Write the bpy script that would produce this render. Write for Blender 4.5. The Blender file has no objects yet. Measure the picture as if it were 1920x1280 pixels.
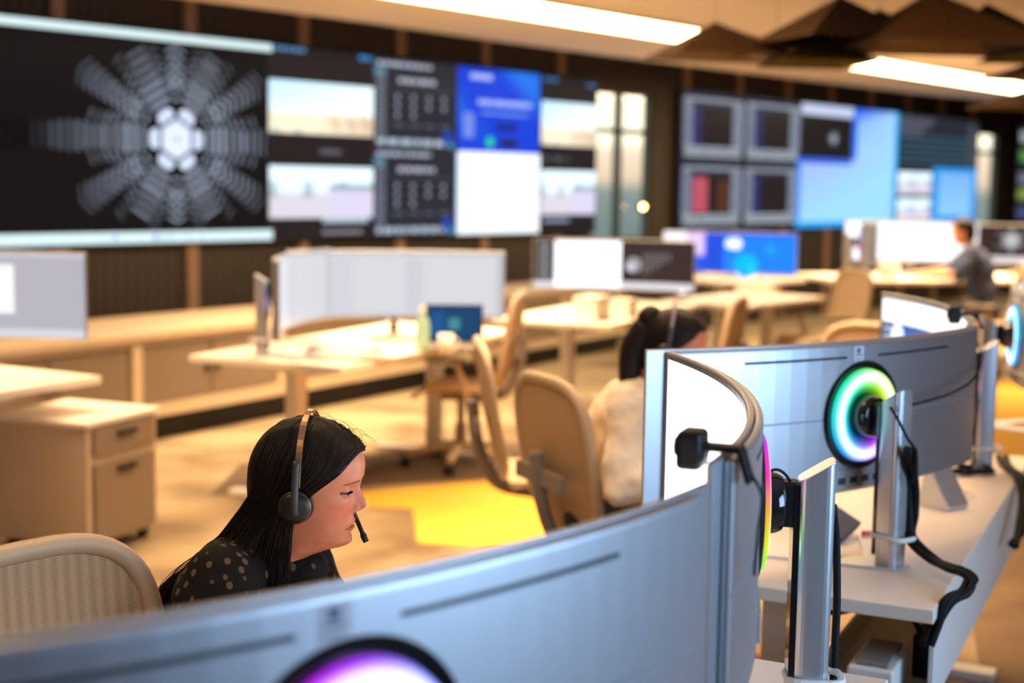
import bpy, bmesh, math, random
from mathutils import Vector, Matrix, Euler
random.seed(7)
SC = bpy.context.scene
COL = SC.collection
R = math.radians
# ---------------------------------------------------------------- camera
cam = bpy.data.cameras.new('camera'); camo = bpy.data.objects.new('camera', cam); COL.objects.link(camo)
cam.sensor_width = 36.0; cam.lens = 2667.0 / 1920.0 * 36.0
pitch = math.atan(294 / 2667.0)
camo.matrix_world = Matrix.Translation((0, 0, 1.57)) @ Matrix.Rotation(math.pi / 2 - pitch, 4, 'X') @ Matrix.Rotation(0.015, 4, 'Z')
cam.dof.use_dof = True; cam.dof.focus_distance = 2.5; cam.dof.aperture_fstop = 2.2
cam.clip_start = 0.05; cam.clip_end = 400
SC.camera = camo
# ---------------------------------------------------------------- view + world (dusk sky seen through the windows)
SC.view_settings.view_transform = 'Standard'; SC.view_settings.look = 'None'
SC.view_settings.gamma = 1.0; SC.view_settings.use_curve_mapping = False
SC.view_settings.exposure = 0.0
w = bpy.data.worlds.new('world'); SC.world = w; w.use_nodes = True
nt = w.node_tree; nt.nodes.clear()
tc = nt.nodes.new('ShaderNodeTexCoord'); sx = nt.nodes.new('ShaderNodeSeparateXYZ')
cr = nt.nodes.new('ShaderNodeValToRGB'); mp = nt.nodes.new('ShaderNodeMapRange')
bg = nt.nodes.new('ShaderNodeBackground'); ow = nt.nodes.new('ShaderNodeOutputWorld')
mp.inputs[1].default_value = -0.06; mp.inputs[2].default_value = 0.08
el = cr.color_ramp.elements
el[0].position = 0.0; el[0].color = (0.14, 0.22, 0.22, 1)
el[1].position = 0.40; el[1].color = (0.30, 0.38, 0.36, 1)
for p_, c_ in ((0.47, (1.0, 0.78, 0.56, 1)), (0.60, (1.15, 0.95, 0.70, 1)), (0.66, (1.9, 1.75, 1.25, 1)), (1.0, (1.9, 1.8, 1.35, 1))):
    e_ = el.new(p_); e_.color = c_
nt.links.new(tc.outputs['Generated'], sx.inputs[0]); nt.links.new(sx.outputs['Z'], mp.inputs[0])
nt.links.new(mp.outputs[0], cr.inputs[0]); nt.links.new(cr.outputs[0], bg.inputs[0]); nt.links.new(bg.outputs[0], ow.inputs[0])
bg.inputs[1].default_value = 1.0

def area(name, loc, target, sx_, sy_, power, color, spread=105):
    l = bpy.data.lights.new(name, 'AREA'); l.shape = 'RECTANGLE'; l.size = sx_; l.size_y = sy_
    l.energy = power; l.color = color
    o = bpy.data.objects.new(name, l); COL.objects.link(o); o.location = loc
    l.spread = R(spread)
    d = Vector(target) - Vector(loc); o.rotation_euler = d.to_track_quat('-Z', 'Y').to_euler()
    return o
WARM = (1.0, 0.66, 0.36)
# rows of warm ceiling fixtures
area('ceiling_light_front', (-0.9, 3.6, 2.7), (-0.9, 3.7, 0), 2.4, 1.2, 30, WARM)
area('ceiling_light_side', (-2.4, 6.0, 2.7), (-2.4, 6.0, 0), 1.6, 1.6, 72, WARM)
area('ceiling_light_middle', (0.6, 6.0, 2.7), (0.6, 6.0, 0), 2.0, 1.6, 130, WARM)
area('ceiling_light_wall_side', (-0.6, 8.9, 2.7), (-0.6, 8.9, 0), 1.6, 1.6, 130, WARM)
area('ceiling_light_back', (4.4, 13.0, 2.7), (4.4, 13.0, 0), 2.4, 2.4, 260, WARM)
area('ceiling_light_right', (2.6, 4.6, 2.7), (2.4, 4.6, 0), 1.2, 1.2, 9, WARM)
# unseen cool area light at the right, added to tint the monitor backs
area('cool_side_light', (2.9, 0.9, 1.5), (0.4, 2.3, 1.25), 2.0, 1.5, 46, (0.42, 0.66, 1.0), 100)
area('warm_chair_fill', (-1.3, 1.5, 2.7), (-1.2, 1.6, 0), 1.2, 1.0, 13, WARM)  # unseen warm light added to warm the near chair

# ---------------------------------------------------------------- helpers
def newmat(name):
    m = bpy.data.materials.new(name); m.use_nodes = True
    return m, m.node_tree, m.node_tree.nodes['Principled BSDF']
def mat(name, col, rough=0.5, metal=0.0, spec=None, noise=0.0, nscale=30.0, bump=0.0, bscale=200.0, coat=0.0, trans=0.0):
    m, t, b = newmat(name)
    b.inputs['Base Color'].default_value = (*col, 1); b.inputs['Roughness'].default_value = rough
    b.inputs['Metallic'].default_value = metal
    if spec is not None: b.inputs['Specular IOR Level'].default_value = spec
    if coat: b.inputs['Coat Weight'].default_value = coat
    if trans: b.inputs['Transmission Weight'].default_value = trans
    c = t.nodes.new('ShaderNodeTexCoord')
    if noise:
        n = t.nodes.new('ShaderNodeTexNoise'); n.inputs['Scale'].default_value = nscale; n.inputs['Detail'].default_value = 5
        r = t.nodes.new('ShaderNodeMapRange'); r.inputs[3].default_value = 1 - noise; r.inputs[4].default_value = 1 + noise
        mx = t.nodes.new('ShaderNodeMix'); mx.data_type = 'RGBA'; mx.blend_type = 'MULTIPLY'; mx.inputs[0].default_value = 1
        mx.inputs[6].default_value = (*col, 1)
        t.links.new(c.outputs['Object'], n.inputs['Vector']); t.links.new(n.outputs['Fac'], r.inputs[0])
        t.links.new(r.outputs[0], mx.inputs[7]); t.links.new(mx.outputs[2], b.inputs['Base Color'])
    if bump:
        n2 = t.nodes.new('ShaderNodeTexNoise'); n2.inputs['Scale'].default_value = bscale
        bp = t.nodes.new('ShaderNodeBump'); bp.inputs['Strength'].default_value = bump; bp.inputs['Distance'].default_value = 0.002
        t.links.new(c.outputs['Object'], n2.inputs['Vector']); t.links.new(n2.outputs['Fac'], bp.inputs['Height']); t.links.new(bp.outputs[0], b.inputs['Normal'])
    return m
def emat(name, strength, col=None):
    """light-giving surface; colour from the mesh colour attribute unless given"""
    m, t, b = newmat(name)
    b.inputs['Roughness'].default_value = 0.25
    b.inputs['Emission Strength'].default_value = strength; b.inputs['Specular IOR Level'].default_value = 0.03
    b.inputs['Base Color'].default_value = (0.004, 0.004, 0.005, 1)
    if col: b.inputs['Emission Color'].default_value = (*col, 1)
    else:
        a = t.nodes.new('ShaderNodeAttribute'); a.attribute_name = 'Col'
        t.links.new(a.outputs['Color'], b.inputs['Emission Color'])
    return m

def link(o, parent=None):
    COL.objects.link(o)
    if parent is not None: o.parent = parent
    return o
def tag(o, label, cat, group=None):
    o['label'] = label; o['category'] = cat
    if group: o['group'] = group
    return o
def thing(name, label, cat, loc=(0, 0, 0), rz=0.0, group=None):
    o = bpy.data.objects.new(name, None); o.empty_display_size = 0.1; link(o)
    o.location = loc; o.rotation_euler = (0, 0, rz)
    return tag(o, label, cat, group)
def dup(root, loc, rz, label, group=None):
    r = root.copy(); COL.objects.link(r); r.location = loc; r.rotation_euler = (0, 0, rz); r['label'] = label
    if group: r['group'] = group
    for ch in list(root.children):
        c = ch.copy(); COL.objects.link(c); c.parent = r
        for g in list(ch.children):
            d = g.copy(); COL.objects.link(d); d.parent = c
    return r

class MB:
    def __init__(s): s.v = []; s.f = []; s.c = []
    def add(s, vs, fs, cols=None):
        k = len(s.v); s.v += [tuple(v) for v in vs]; s.f += [tuple(i + k for i in f) for f in fs]
        if cols is not None: s.c += cols
        return s
    def box(s, c, d, M=None):
        x, y, z = d[0] / 2, d[1] / 2, d[2] / 2
        vs = [Vector((a * x, b * y, e * z)) for a in (-1, 1) for b in (-1, 1) for e in (-1, 1)]
        if M is not None: vs = [M @ v for v in vs]
        vs = [v + Vector(c) for v in vs]
        return s.add(vs, [(0, 1, 3, 2), (4, 6, 7, 5), (0, 4, 5, 1), (2, 3, 7, 6), (0, 2, 6, 4), (1, 5, 7, 3)])
    def prism(s, poly, z0, z1):
        n = len(poly)
        a = sum(poly[i][0] * poly[(i + 1) % n][1] - poly[(i + 1) % n][0] * poly[i][1] for i in range(n))
        if a < 0: poly = poly[::-1]
        vs = [(p[0], p[1], z0) for p in poly] + [(p[0], p[1], z1) for p in poly]
        return s.add(vs, [tuple(range(n - 1, -1, -1)), tuple(range(n, 2 * n))] + [(i, (i + 1) % n, n + (i + 1) % n, n + i) for i in range(n)])
    def tube(s, pts, r, n=8, closed=False, cap=True):
        pts = [Vector(p) for p in pts]; m = len(pts)
        rs = r if isinstance(r, (list, tuple)) else [r] * m
        t0 = None; vs = []
        for i in range(m):
            if closed: t = pts[(i + 1) % m] - pts[i - 1]
            else: t = pts[min(i + 1, m - 1)] - pts[max(i - 1, 0)]
            t = t.normalized() if t.length > 1e-9 else Vector((0, 0, 1))
            if t0 is None:
                a = Vector((0, 0, 1)) if abs(t.z) < 0.9 else Vector((1, 0, 0))
                nrm = t.cross(a).normalized()
            else:
                nrm = (nrm - t * nrm.dot(t)); nrm = nrm.normalized() if nrm.length > 1e-6 else t.orthogonal().normalized()
            b = t.cross(nrm); t0 = t
            for k in range(n):
                an = 2 * math.pi * k / n
                vs.append(pts[i] + (nrm * math.cos(an) + b * math.sin(an)) * rs[i])
        fs = []
        for i in range(m if closed else m - 1):
            j = (i + 1) % m
            for k in range(n): fs.append((i * n + k, i * n + (k + 1) % n, j * n + (k + 1) % n, j * n + k))
        if cap and not closed: fs += [tuple(range(n - 1, -1, -1)), tuple((m - 1) * n + k for k in range(n))]
        return s.add(vs, fs)
    def lathe(s, prof, n=24, M=None, cols=None):
        vs = []; m = len(prof); cc = []
        for k in range(n):
            a = 2 * math.pi * k / n
            for i, (r, z) in enumerate(prof):
                v = Vector((r * math.cos(a), r * math.sin(a), z)); vs.append(M @ v if M is not None else v)
                if cols: cc.append(cols(a, i))
        fs = []
        for k in range(n):
            for i in range(m - 1):
                j = (k + 1) % n
                fs.append((k * m + i, j * m + i, j * m + i + 1, k * m + i + 1))
        return s.add(vs, fs, cc if cols else None)
    def ellipsoid(s, c, r, M=None, nu=24, nv=14):
        vs = []
        for j in range(nv + 1):
            th = math.pi * j / nv
            for i in range(nu):
                ph = 2 * math.pi * i / nu
                v = Vector((r[0] * math.sin(th) * math.cos(ph), r[1] * math.sin(th) * math.sin(ph), r[2] * math.cos(th)))
                if M is not None: v = M @ v
                vs.append(v + Vector(c))
        fs = [(j * nu + i, (j + 1) * nu + i, (j + 1) * nu + (i + 1) % nu, j * nu + (i + 1) % nu) for j in range(nv) for i in range(nu)]
        return s.add(vs, fs)
    def rcone(s, p0, r0, p1, r1, n=16):
        p0 = Vector(p0); p1 = Vector(p1); d = (p1 - p0); L = d.length; q = d.to_track_quat('Z', 'Y').to_matrix()
        prof = []
        for i in range(7): a = math.pi / 2 * i / 6; prof.append((max(r0 * math.sin(a), 1e-4), -r0 * math.cos(a)))
        for i in range(7): a = math.pi / 2 * i / 6; prof.append((max(r1 * math.cos(a), 1e-4), L + r1 * math.sin(a)))
        M = Matrix.Translation(p0) @ q.to_4x4()
        return s.lathe(prof, n, M)
    def build(s, name, material=None, parent=None, loc=None, smooth=False, bevel=0.0, fix=False, seg=2):
        me = bpy.data.meshes.new(name); me.from_pydata(s.v, [], s.f); me.update()
        if fix:
            bm = bmesh.new(); bm.from_mesh(me); bmesh.ops.remove_doubles(bm, verts=bm.verts, dist=1e-5)
            bmesh.ops.recalc_face_normals(bm, faces=bm.faces); bm.to_mesh(me); bm.free()
        if s.c and len(s.c) == len(me.vertices):
            at = me.color_attributes.new('Col', 'FLOAT_COLOR', 'POINT')
            for i, c in enumerate(s.c): at.data[i].color = (c[0], c[1], c[2], 1)
        if smooth: me.polygons.foreach_set('use_smooth', [True] * len(me.polygons))
        if material: me.materials.append(material)
        o = bpy.data.objects.new(name, me); link(o, parent)
        if loc is not None: o.location = loc
        if bevel:
            b = o.modifiers.new('bevel', 'BEVEL'); b.width = bevel; b.segments = seg; b.limit_method = 'ANGLE'; b.angle_limit = R(40)
        return o
def catmull(P, n):
    P = [Vector(p) for p in P]; out = []
    Q = [P[0] * 2 - P[1]] + P + [P[-1] * 2 - P[-2]]
    for i in range(1, len(Q) - 2):
        for k in range(n):
            t = k / n; a, b, c, d = Q[i - 1], Q[i], Q[i + 1], Q[i + 2]
            out.append(0.5 * ((2 * b) + (c - a) * t + (2 * a - 5 * b + 4 * c - d) * t * t + (3 * b - a - 3 * c + d) * t ** 3))
    out.append(P[-1]); return out
def interp(x, T):
    if x <= T[0][0]: return T[0][1]
    for (a, fa), (b, fb) in zip(T, T[1:]):
        if x <= b:
            t = (x - a) / (b - a); return fa + (fb - fa) * t
    return T[-1][1]
def sinterp(x, T):
    """smooth (Catmull-Rom) table lookup"""
    if x <= T[0][0]: return T[0][1]
    if x >= T[-1][0]: return T[-1][1]
    for i in range(len(T) - 1):
        if x <= T[i + 1][0]:
            x0, y0 = T[i]; x1, y1 = T[i + 1]
            m0 = (T[i + 1][1] - T[i - 1][1]) / (T[i + 1][0] - T[i - 1][0]) if i > 0 else (y1 - y0) / (x1 - x0)
            m1 = (T[i + 2][1] - T[i][1]) / (T[i + 2][0] - T[i][0]) if i + 2 < len(T) else (y1 - y0) / (x1 - x0)
            h = x1 - x0; t = (x - x0) / h
            return (2 * t ** 3 - 3 * t * t + 1) * y0 + (t ** 3 - 2 * t * t + t) * h * m0 + (-2 * t ** 3 + 3 * t * t) * y1 + (t ** 3 - t * t) * h * m1
def sstep(a, b, x):
    t = max(0, min(1, (x - a) / (b - a))); return t * t * (3 - 2 * t)

# ---------------------------------------------------------------- materials
M_white = mat('white_laminate', (0.80, 0.71, 0.60), 0.45, noise=0.02)
M_whitemetal = mat('white_painted_metal', (0.74, 0.71, 0.66), 0.45)
M_silver = mat('silver_monitor_shell', (0.54, 0.55, 0.57), 0.38, 0.85, noise=0.015, nscale=900)
M_alu = mat('brushed_aluminium', (0.62, 0.62, 0.64), 0.3, 0.75)
M_slot = mat('slot_dark', (0.02, 0.02, 0.025), 0.6)
M_seam = mat('seam_grey', (0.22, 0.22, 0.23), 0.6)
M_black = mat('black_plastic', (0.008, 0.008, 0.010), 0.45, spec=0.3)
M_gloss = mat('glossy_black', (0.01, 0.01, 0.012), 0.08, coat=0.5)
M_rubber = mat('black_cable', (0.007, 0.007, 0.007), 0.6, spec=0.2)
M_whcable = mat('white_cable', (0.75, 0.72, 0.66), 0.5)
M_sticker = mat('sticker_paper', (0.62, 0.58, 0.60), 0.6)
M_print = mat('sticker_print', (0.10, 0.12, 0.20), 0.6)
M_taupe = mat('taupe_frame', (0.50, 0.375, 0.25), 0.45)
M_padgrey = mat('grey_pad', (0.22, 0.19, 0.17), 0.6)
M_cab = mat('beige_cabinet', (0.52, 0.40, 0.27), 0.5)
M_cabdoor = mat('taupe_cabinet_door', (0.24, 0.18, 0.125), 0.5)
M_wood = mat('brown_timber', (0.24, 0.145, 0.10), 0.5, noise=0.15, nscale=6)
M_dark = mat('dark_slatted_wall', (0.022, 0.016, 0.014), 0.6)
M_ceil = mat('ceiling_plaster', (0.70, 0.60, 0.47), 0.8, noise=0.02)
M_ceildark = mat('dark_upper_ceiling', (0.02, 0.018, 0.018), 0.8)
M_wallp = mat('plain_wall', (0.55, 0.47, 0.38), 0.8)
M_frame = mat('window_frame_metal', (0.05, 0.07, 0.07), 0.4, 0.5)
M_pil = mat('paper', (0.85, 0.82, 0.76), 0.7)
M_red = mat('red_plastic', (0.6, 0.03, 0.03), 0.4)
E_scr = emat('screen_picture', 1.0)
E_scr_hi = emat('bright_screen_picture', 1.6)
E_strip = emat('warm_strip_light', 16.0, (1.0, 0.74, 0.42))
E_ring = emat('ring_light_glow', 2.1)
M_yel = mat('yellow_carpet', (0.66, 0.36, 0.035), 0.9, noise=0.10, nscale=60, bump=0.5)
M_brown_shade = mat('brown_carpet_with_shade', (0.10, 0.065, 0.04), 0.95, noise=0.2, nscale=50, bump=0.5)

def m_carpet():
    m, t, b = newmat('beige_carpet'); b.inputs['Roughness'].default_value = 0.95
    c = t.nodes.new('ShaderNodeTexCoord')
    n1 = t.nodes.new('ShaderNodeTexNoise'); n1.inputs['Scale'].default_value = 1.3; n1.inputs['Detail'].default_value = 6
    n2 = t.nodes.new('ShaderNodeTexNoise'); n2.inputs['Scale'].default_value = 140
    cr = t.nodes.new('ShaderNodeValToRGB')
    cr.color_ramp.elements[0].position = 0.33; cr.color_ramp.elements[0].color = (0.15, 0.095, 0.05, 1)
    cr.color_ramp.elements[1].position = 0.58; cr.color_ramp.elements[1].color = (0.42, 0.32, 0.19, 1)
    mx = t.nodes.new('ShaderNodeMix'); mx.data_type = 'RGBA'; mx.blend_type = 'MULTIPLY'; mx.inputs[0].default_value = 0.45
    bp = t.nodes.new('ShaderNodeBump'); bp.inputs['Strength'].default_value = 0.5; bp.inputs['Distance'].default_value = 0.004
    for n in (n1, n2): t.links.new(c.outputs['Object'], n.inputs['Vector'])
    t.links.new(n1.outputs['Fac'], cr.inputs[0]); t.links.new(cr.outputs[0], mx.inputs[6]); t.links.new(n2.outputs['Fac'], mx.inputs[7])
    t.links.new(mx.outputs[2], b.inputs['Base Color']); t.links.new(n2.outputs['Fac'], bp.inputs['Height']); t.links.new(bp.outputs[0], b.inputs['Normal'])
    return m
M_carpet = m_carpet()
def m_mesh(name, col):
    """woven chair mesh: fine ribs crossed by a dot weave"""
    m, t, b = newmat(name); b.inputs['Roughness'].default_value = 0.7
    c = t.nodes.new('ShaderNodeTexCoord')
    w1 = t.nodes.new('ShaderNodeTexWave'); w1.bands_direction = 'Z'; w1.inputs['Scale'].default_value = 75
    w2 = t.nodes.new('ShaderNodeTexWave'); w2.bands_direction = 'Y'; w2.inputs['Scale'].default_value = 75
    w3 = t.nodes.new('ShaderNodeTexWave'); w3.bands_direction = 'Y'; w3.inputs['Scale'].default_value = 14
    mu = t.nodes.new('ShaderNodeMath'); mu.operation = 'MULTIPLY'
    ad = t.nodes.new('ShaderNodeMath'); ad.operation = 'MULTIPLY_ADD'; ad.inputs[1].default_value = 0.35
    r = t.nodes.new('ShaderNodeMapRange'); r.inputs[1].default_value = 0; r.inputs[2].default_value = 1.2; r.inputs[3].default_value = 0.55; r.inputs[4].default_value = 1.35
    mx = t.nodes.new('ShaderNodeMix'); mx.data_type = 'RGBA'; mx.blend_type = 'MULTIPLY'; mx.inputs[0].default_value = 1; mx.inputs[6].default_value = (*col, 1)
    for wv in (w1, w2, w3): t.links.new(c.outputs['Object'], wv.inputs['Vector'])
    t.links.new(w1.outputs['Fac'], mu.inputs[0]); t.links.new(w2.outputs['Fac'], mu.inputs[1])
    t.links.new(w3.outputs['Fac'], ad.inputs[0]); t.links.new(mu.outputs[0], ad.inputs[2]); t.links.new(ad.outputs[0], r.inputs[0])
    t.links.new(r.outputs[0], mx.inputs[7]); t.links.new(mx.outputs[2], b.inputs['Base Color'])
    return m
M_mesh = m_mesh('tan_chair_mesh', (0.56, 0.38, 0.22))

# ---------------------------------------------------------------- setting (wall axis: t along the screen wall, n towards the camera)
UX, UY = 0.6494, 0.7604
def WT(t, n=0.0, z=0.0): return Vector((-2.5725 + UX * t + UY * n, 10.395 + UY * t - UX * n, z))
WROT = math.atan2(UY, UX)
def struct(o): o['kind'] = 'structure'; return o
T0, T1, N1 = -10.0, 26.0, 13.0
def quadpoly(*tn): return [WT(t, n)[:2] for t, n in tn]
b = MB(); b.prism(quadpoly((T0, -0.1), (T1, -0.1), (T1, N1), (T0, N1)), -0.1, 0.0); struct(b.build('floor', M_carpet))
def wseg(b, t0, t1, z0, z1, n0=-0.12, n1=0.0): b.prism(quadpoly((t0, n0), (t1, n0), (t1, n1), (t0, n1)), z0, z1)
def m_slat():
    m, t, bb = newmat('dark_slat_wall'); bb.inputs['Roughness'].default_value = 0.6
    c = t.nodes.new('ShaderNodeTexCoord'); sp = t.nodes.new('ShaderNodeVectorRotate'); sp.rotation_type = 'Z_AXIS'; sp.inputs['Angle'].default_value = -WROT
    wv = t.nodes.new('ShaderNodeTexWave'); wv.bands_direction = 'X'; wv.inputs['Scale'].default_value = 3.6
    cr = t.nodes.new('ShaderNodeValToRGB'); cr.color_ramp.elements[0].color = (0.010, 0.008, 0.008, 1); cr.color_ramp.elements[1].color = (0.040, 0.026, 0.020, 1)
    t.links.new(c.outputs['Object'], sp.inputs['Vector']); t.links.new(sp.outputs[0], wv.inputs['Vector']); t.links.new(wv.outputs['Fac'], cr.inputs[0]); t.links.new(cr.outputs[0], bb.inputs['Base Color'])
    return m
M_slat = m_slat()
b = MB(); W1 = (5.14, 6.18, 1.02, 2.53); W2 = (14.62, 15.45, 0.92, 2.46)
wseg(b, T0, W1[0], 0, 3.3); wseg(b, W1[0], W1[1], 0, W1[2]); wseg(b, W1[0], W1[1], W1[3], 3.3)
wseg(b, W1[1], W2[0], 0, 3.3); wseg(b, W2[0], W2[1], 0, W2[2]); wseg(b, W2[0], W2[1], W2[3], 3.3); wseg(b, W2[1], T1, 0, 3.3)
struct(b.build('wall_front', M_slat))
b = MB(); wseg(b, T0 - 0.1, T0, 0, 3.3, -0.1, N1); struct(b.build('wall_left', M_wallp))
b = MB(); wseg(b, T1, T1 + 0.1, 0, 3.3, -0.1, N1); struct(b.build('wall_right', M_wallp))
b = MB(); wseg(b, T0, T1, 0, 3.3, N1, N1 + 0.1); struct(b.build('wall_back', M_wallp))
# dropped plaster ceiling, its edge curving along the screen wall, with a dark void above
edge = [(-10, 0.75), (-2, 0.75), (-0.4, 0.78), (1.3, 0.80), (3.0, 0.72), (5.4, 0.74), (8.0, 0.82), (10.6, 0.95), (13.0, 1.3), (17, 1.6), (26, 2.4)]
b = MB(); b.prism([WT(t, n)[:2] for t, n in edge] + quadpoly((T1, N1), (T0, N1)), 2.76, 2.84); struct(b.build('ceiling', M_ceil))
b = MB(); b.prism(quadpoly((T0, -0.1), (T1, -0.1), (T1, N1), (T0, N1)), 3.3, 3.4); struct(b.build('trim_1', M_ceildark))
# timber posts on the wall
b = MB()
for k in range(-4, 21):
    t = 0.26 + 1.085 * k
    if W1[0] - 0.1 < t < W1[1] + 0.1 or W2[0] - 0.1 < t < W2[1] + 0.1: continue
    wseg(b, t - 0.05, t + 0.05, 0.0, 3.3, 0.0, 0.035)
struct(b.build('trim_2', M_wood))
b = MB()
for (a, c) in ((W1[0] - .8, W1[1] + .4),):
    wseg(b, a, c, 0.90, 0.98, 0.0, 0.02)
struct(b.build('trim_3', M_wood))
def m_glass():
    m, t, bb = newmat('window_glass'); t.nodes.clear()
    o = t.nodes.new('ShaderNodeOutputMaterial'); mx = t.nodes.new('ShaderNodeMixShader'); tr = t.nodes.new('ShaderNodeBsdfTransparent'); g = t.nodes.new('ShaderNodeBsdfGlossy')
    g.inputs['Roughness'].default_value = 0.02; mx.inputs[0].default_value = 0.05
    t.links.new(tr.outputs[0], mx.inputs[1]); t.links.new(g.outputs[0], mx.inputs[2]); t.links.new(mx.outputs[0], o.inputs[0])
    return m
M_glass = m_glass()
def window(name, W, tm, zm):
    t0, t1, z0, z1 = W; b = MB(); f = 0.03
    wseg(b, t0, t0 + f, z0, z1, -0.1, -0.02); wseg(b, t1 - f, t1, z0, z1, -0.1, -0.02); wseg(b, t0, t1, z0, z0 + f, -0.1, -0.02); wseg(b, t0, t1, z1 - f, z1, -0.1, -0.02)
    for t in tm: wseg(b, t - 0.025, t + 0.025, z0, z1, -0.1, -0.02)
    wseg(b, t0, t1, zm - 0.025, zm + 0.025, -0.1, -0.02)
    o = struct(b.build(name, M_frame))
    g = MB(); wseg(g, t0, t1, z0, z1, -0.065, -0.06); g.build('pane', M_glass, o)
window('window_1', W1, [5.65], 2.13); window('window_2', W2, [], 2.17)

# linear cove light in the ceiling
def ceiling_strip(t0, t1, n0, n1, label):
    o = thing('linear_ceiling_light', label, 'light', WT((t0 + t1) / 2, (n0 + n1) / 2, 2.76), WROT, 'linear ceiling lights')
    L = t1 - t0; wd = n1 - n0
    b = MB(); b.box((0, 0, -0.012), (L, wd, 0.02)); b.build('diffuser', E_strip, o)
    b = MB()
    for s in (-1, 1): b.box((0, s * (wd / 2 + 0.012), -0.012), (L + 0.05, 0.024, 0.03))
    for s in (-1, 1): b.box((s * (L / 2 + 0.012), 0, -0.012), (0.024, wd, 0.03))
    b.build('trim_frame', M_ceil, o)
ceiling_strip(-1.6, 13.6, 2.10, 2.74, 'long glowing warm ceiling light strip running parallel to the video wall')

b = MB(); b.prism([(-0.47, 6.75), (-0.40, 6.09), (0.05, 6.02), (0.45, 6.15), (0.62, 6.7), (0.5, 7.3), (0.0, 7.5), (-0.75, 7.1), (-0.95, 6.85)], 0.0, 0.006)
tag(b.build('carpet_inlay', M_yel), 'yellow carpet patch on the floor behind the woman with long hair', 'carpet')
b = MB(); b.prism([(2.4, 7.6), (3.2, 7.9), (4.6, 10.4), (4.4, 11.8), (3.6, 11.6), (2.8, 9.4)], 0.0, 0.006)
tag(b.build('carpet_inlay', M_yel), 'yellow carpet patch on the floor at the right edge beside the desks', 'carpet')
b = MB(); b.prism([(-1.5, 7.0), (-0.9, 7.2), (0.0, 7.55), (0.6, 7.4), (1.1, 7.9), (0.7, 8.6), (-0.1, 8.6), (-0.9, 8.1), (-1.5, 7.8)], 0.0, 0.005)  # dark carpet pieces plus desk shade, both put into one brown colour
tag(b.build('carpet_inlay', M_brown_shade), 'dark brown carpet patch with painted-in shade under the desk with the bottle and papers', 'carpet')

b = MB(); b.prism([(1.25, 3.4), (2.4, 3.4), (2.7, 5.4), (3.0, 7.5), (2.2, 7.4), (1.9, 5.8)], 0.0, 0.005)  # dim floor put into colour: a mottled brown patch over the carpet
tag(b.build('carpet_inlay', mat('mottled_floor_shade', (0.15, 0.095, 0.055), 0.95, noise=0.45, nscale=5, bump=0.5)), 'mottled brown patch painting the floor shade at the lower right beside the desk corner', 'carpet')
# ---------------------------------------------------------------- screens
class Canvas(MB):
    """a picture in a plane: origin P, unit axes U (right) and V (up), N towards the viewer"""
    def __init__(s, P, U, V, N): super().__init__(); s.P = Vector(P); s.U = Vector(U); s.V = Vector(V); s.N = Vector(N); s.k = 0
    def pt(s, a, c, d=0.0): return s.P + s.U * a + s.V * c + s.N * d
    def rect(s, a0, c0, a1, c1, col, lay=1):
        s.poly([(a0, c0), (a1, c0), (a1, c1), (a0, c1)], col, lay)
    def poly(s, pts, col, lay=1):
        cols = col if isinstance(col, list) else [col] * len(pts)
        s.add([s.pt(a, c, lay * 0.0015) for a, c in pts], [tuple(range(len(pts)))], cols)
    def disc(s, a, c, r, col, lay=1, n=20): s.poly([(a + r * math.cos(2 * math.pi * i / n), c + r * math.sin(2 * math.pi * i / n)) for i in range(n)], col, lay)
    def img(s, a0, c0, a1, c1, fn, nx=24, ny=16, lay=1):
        vs = []; cs = []
        for j in range(ny + 1):
            for i in range(nx + 1):
                u, v = i / nx, j / ny; vs.append(s.pt(a0 + (a1 - a0) * u, c0 + (c1 - c0) * v, lay * 0.0015)); cs.append(fn(u, v))
        s.add(vs, [(j * (nx + 1) + i, j * (nx + 1) + i + 1, (j + 1) * (nx + 1) + i + 1, (j + 1) * (nx + 1) + i) for j in range(ny) for i in range(nx)], cs)
    def text(s, a0, c, a1, h, col, lay=2, seed=0, gap=0.5):
        """a line of unreadable small type: short dashes"""
        rr = random.Random(seed); a = a0
        while a < a1:
            L = h * rr.uniform(0.8, 3.0); s.rect(a, c, min(a + L, a1), c + h, col, lay); a += L + h * gap
def lerp3(a, b, t): return tuple(a[i] + (b[i] - a[i]) * t for i in range(3))
DK = (0.010, 0.009, 0.010)
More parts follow.
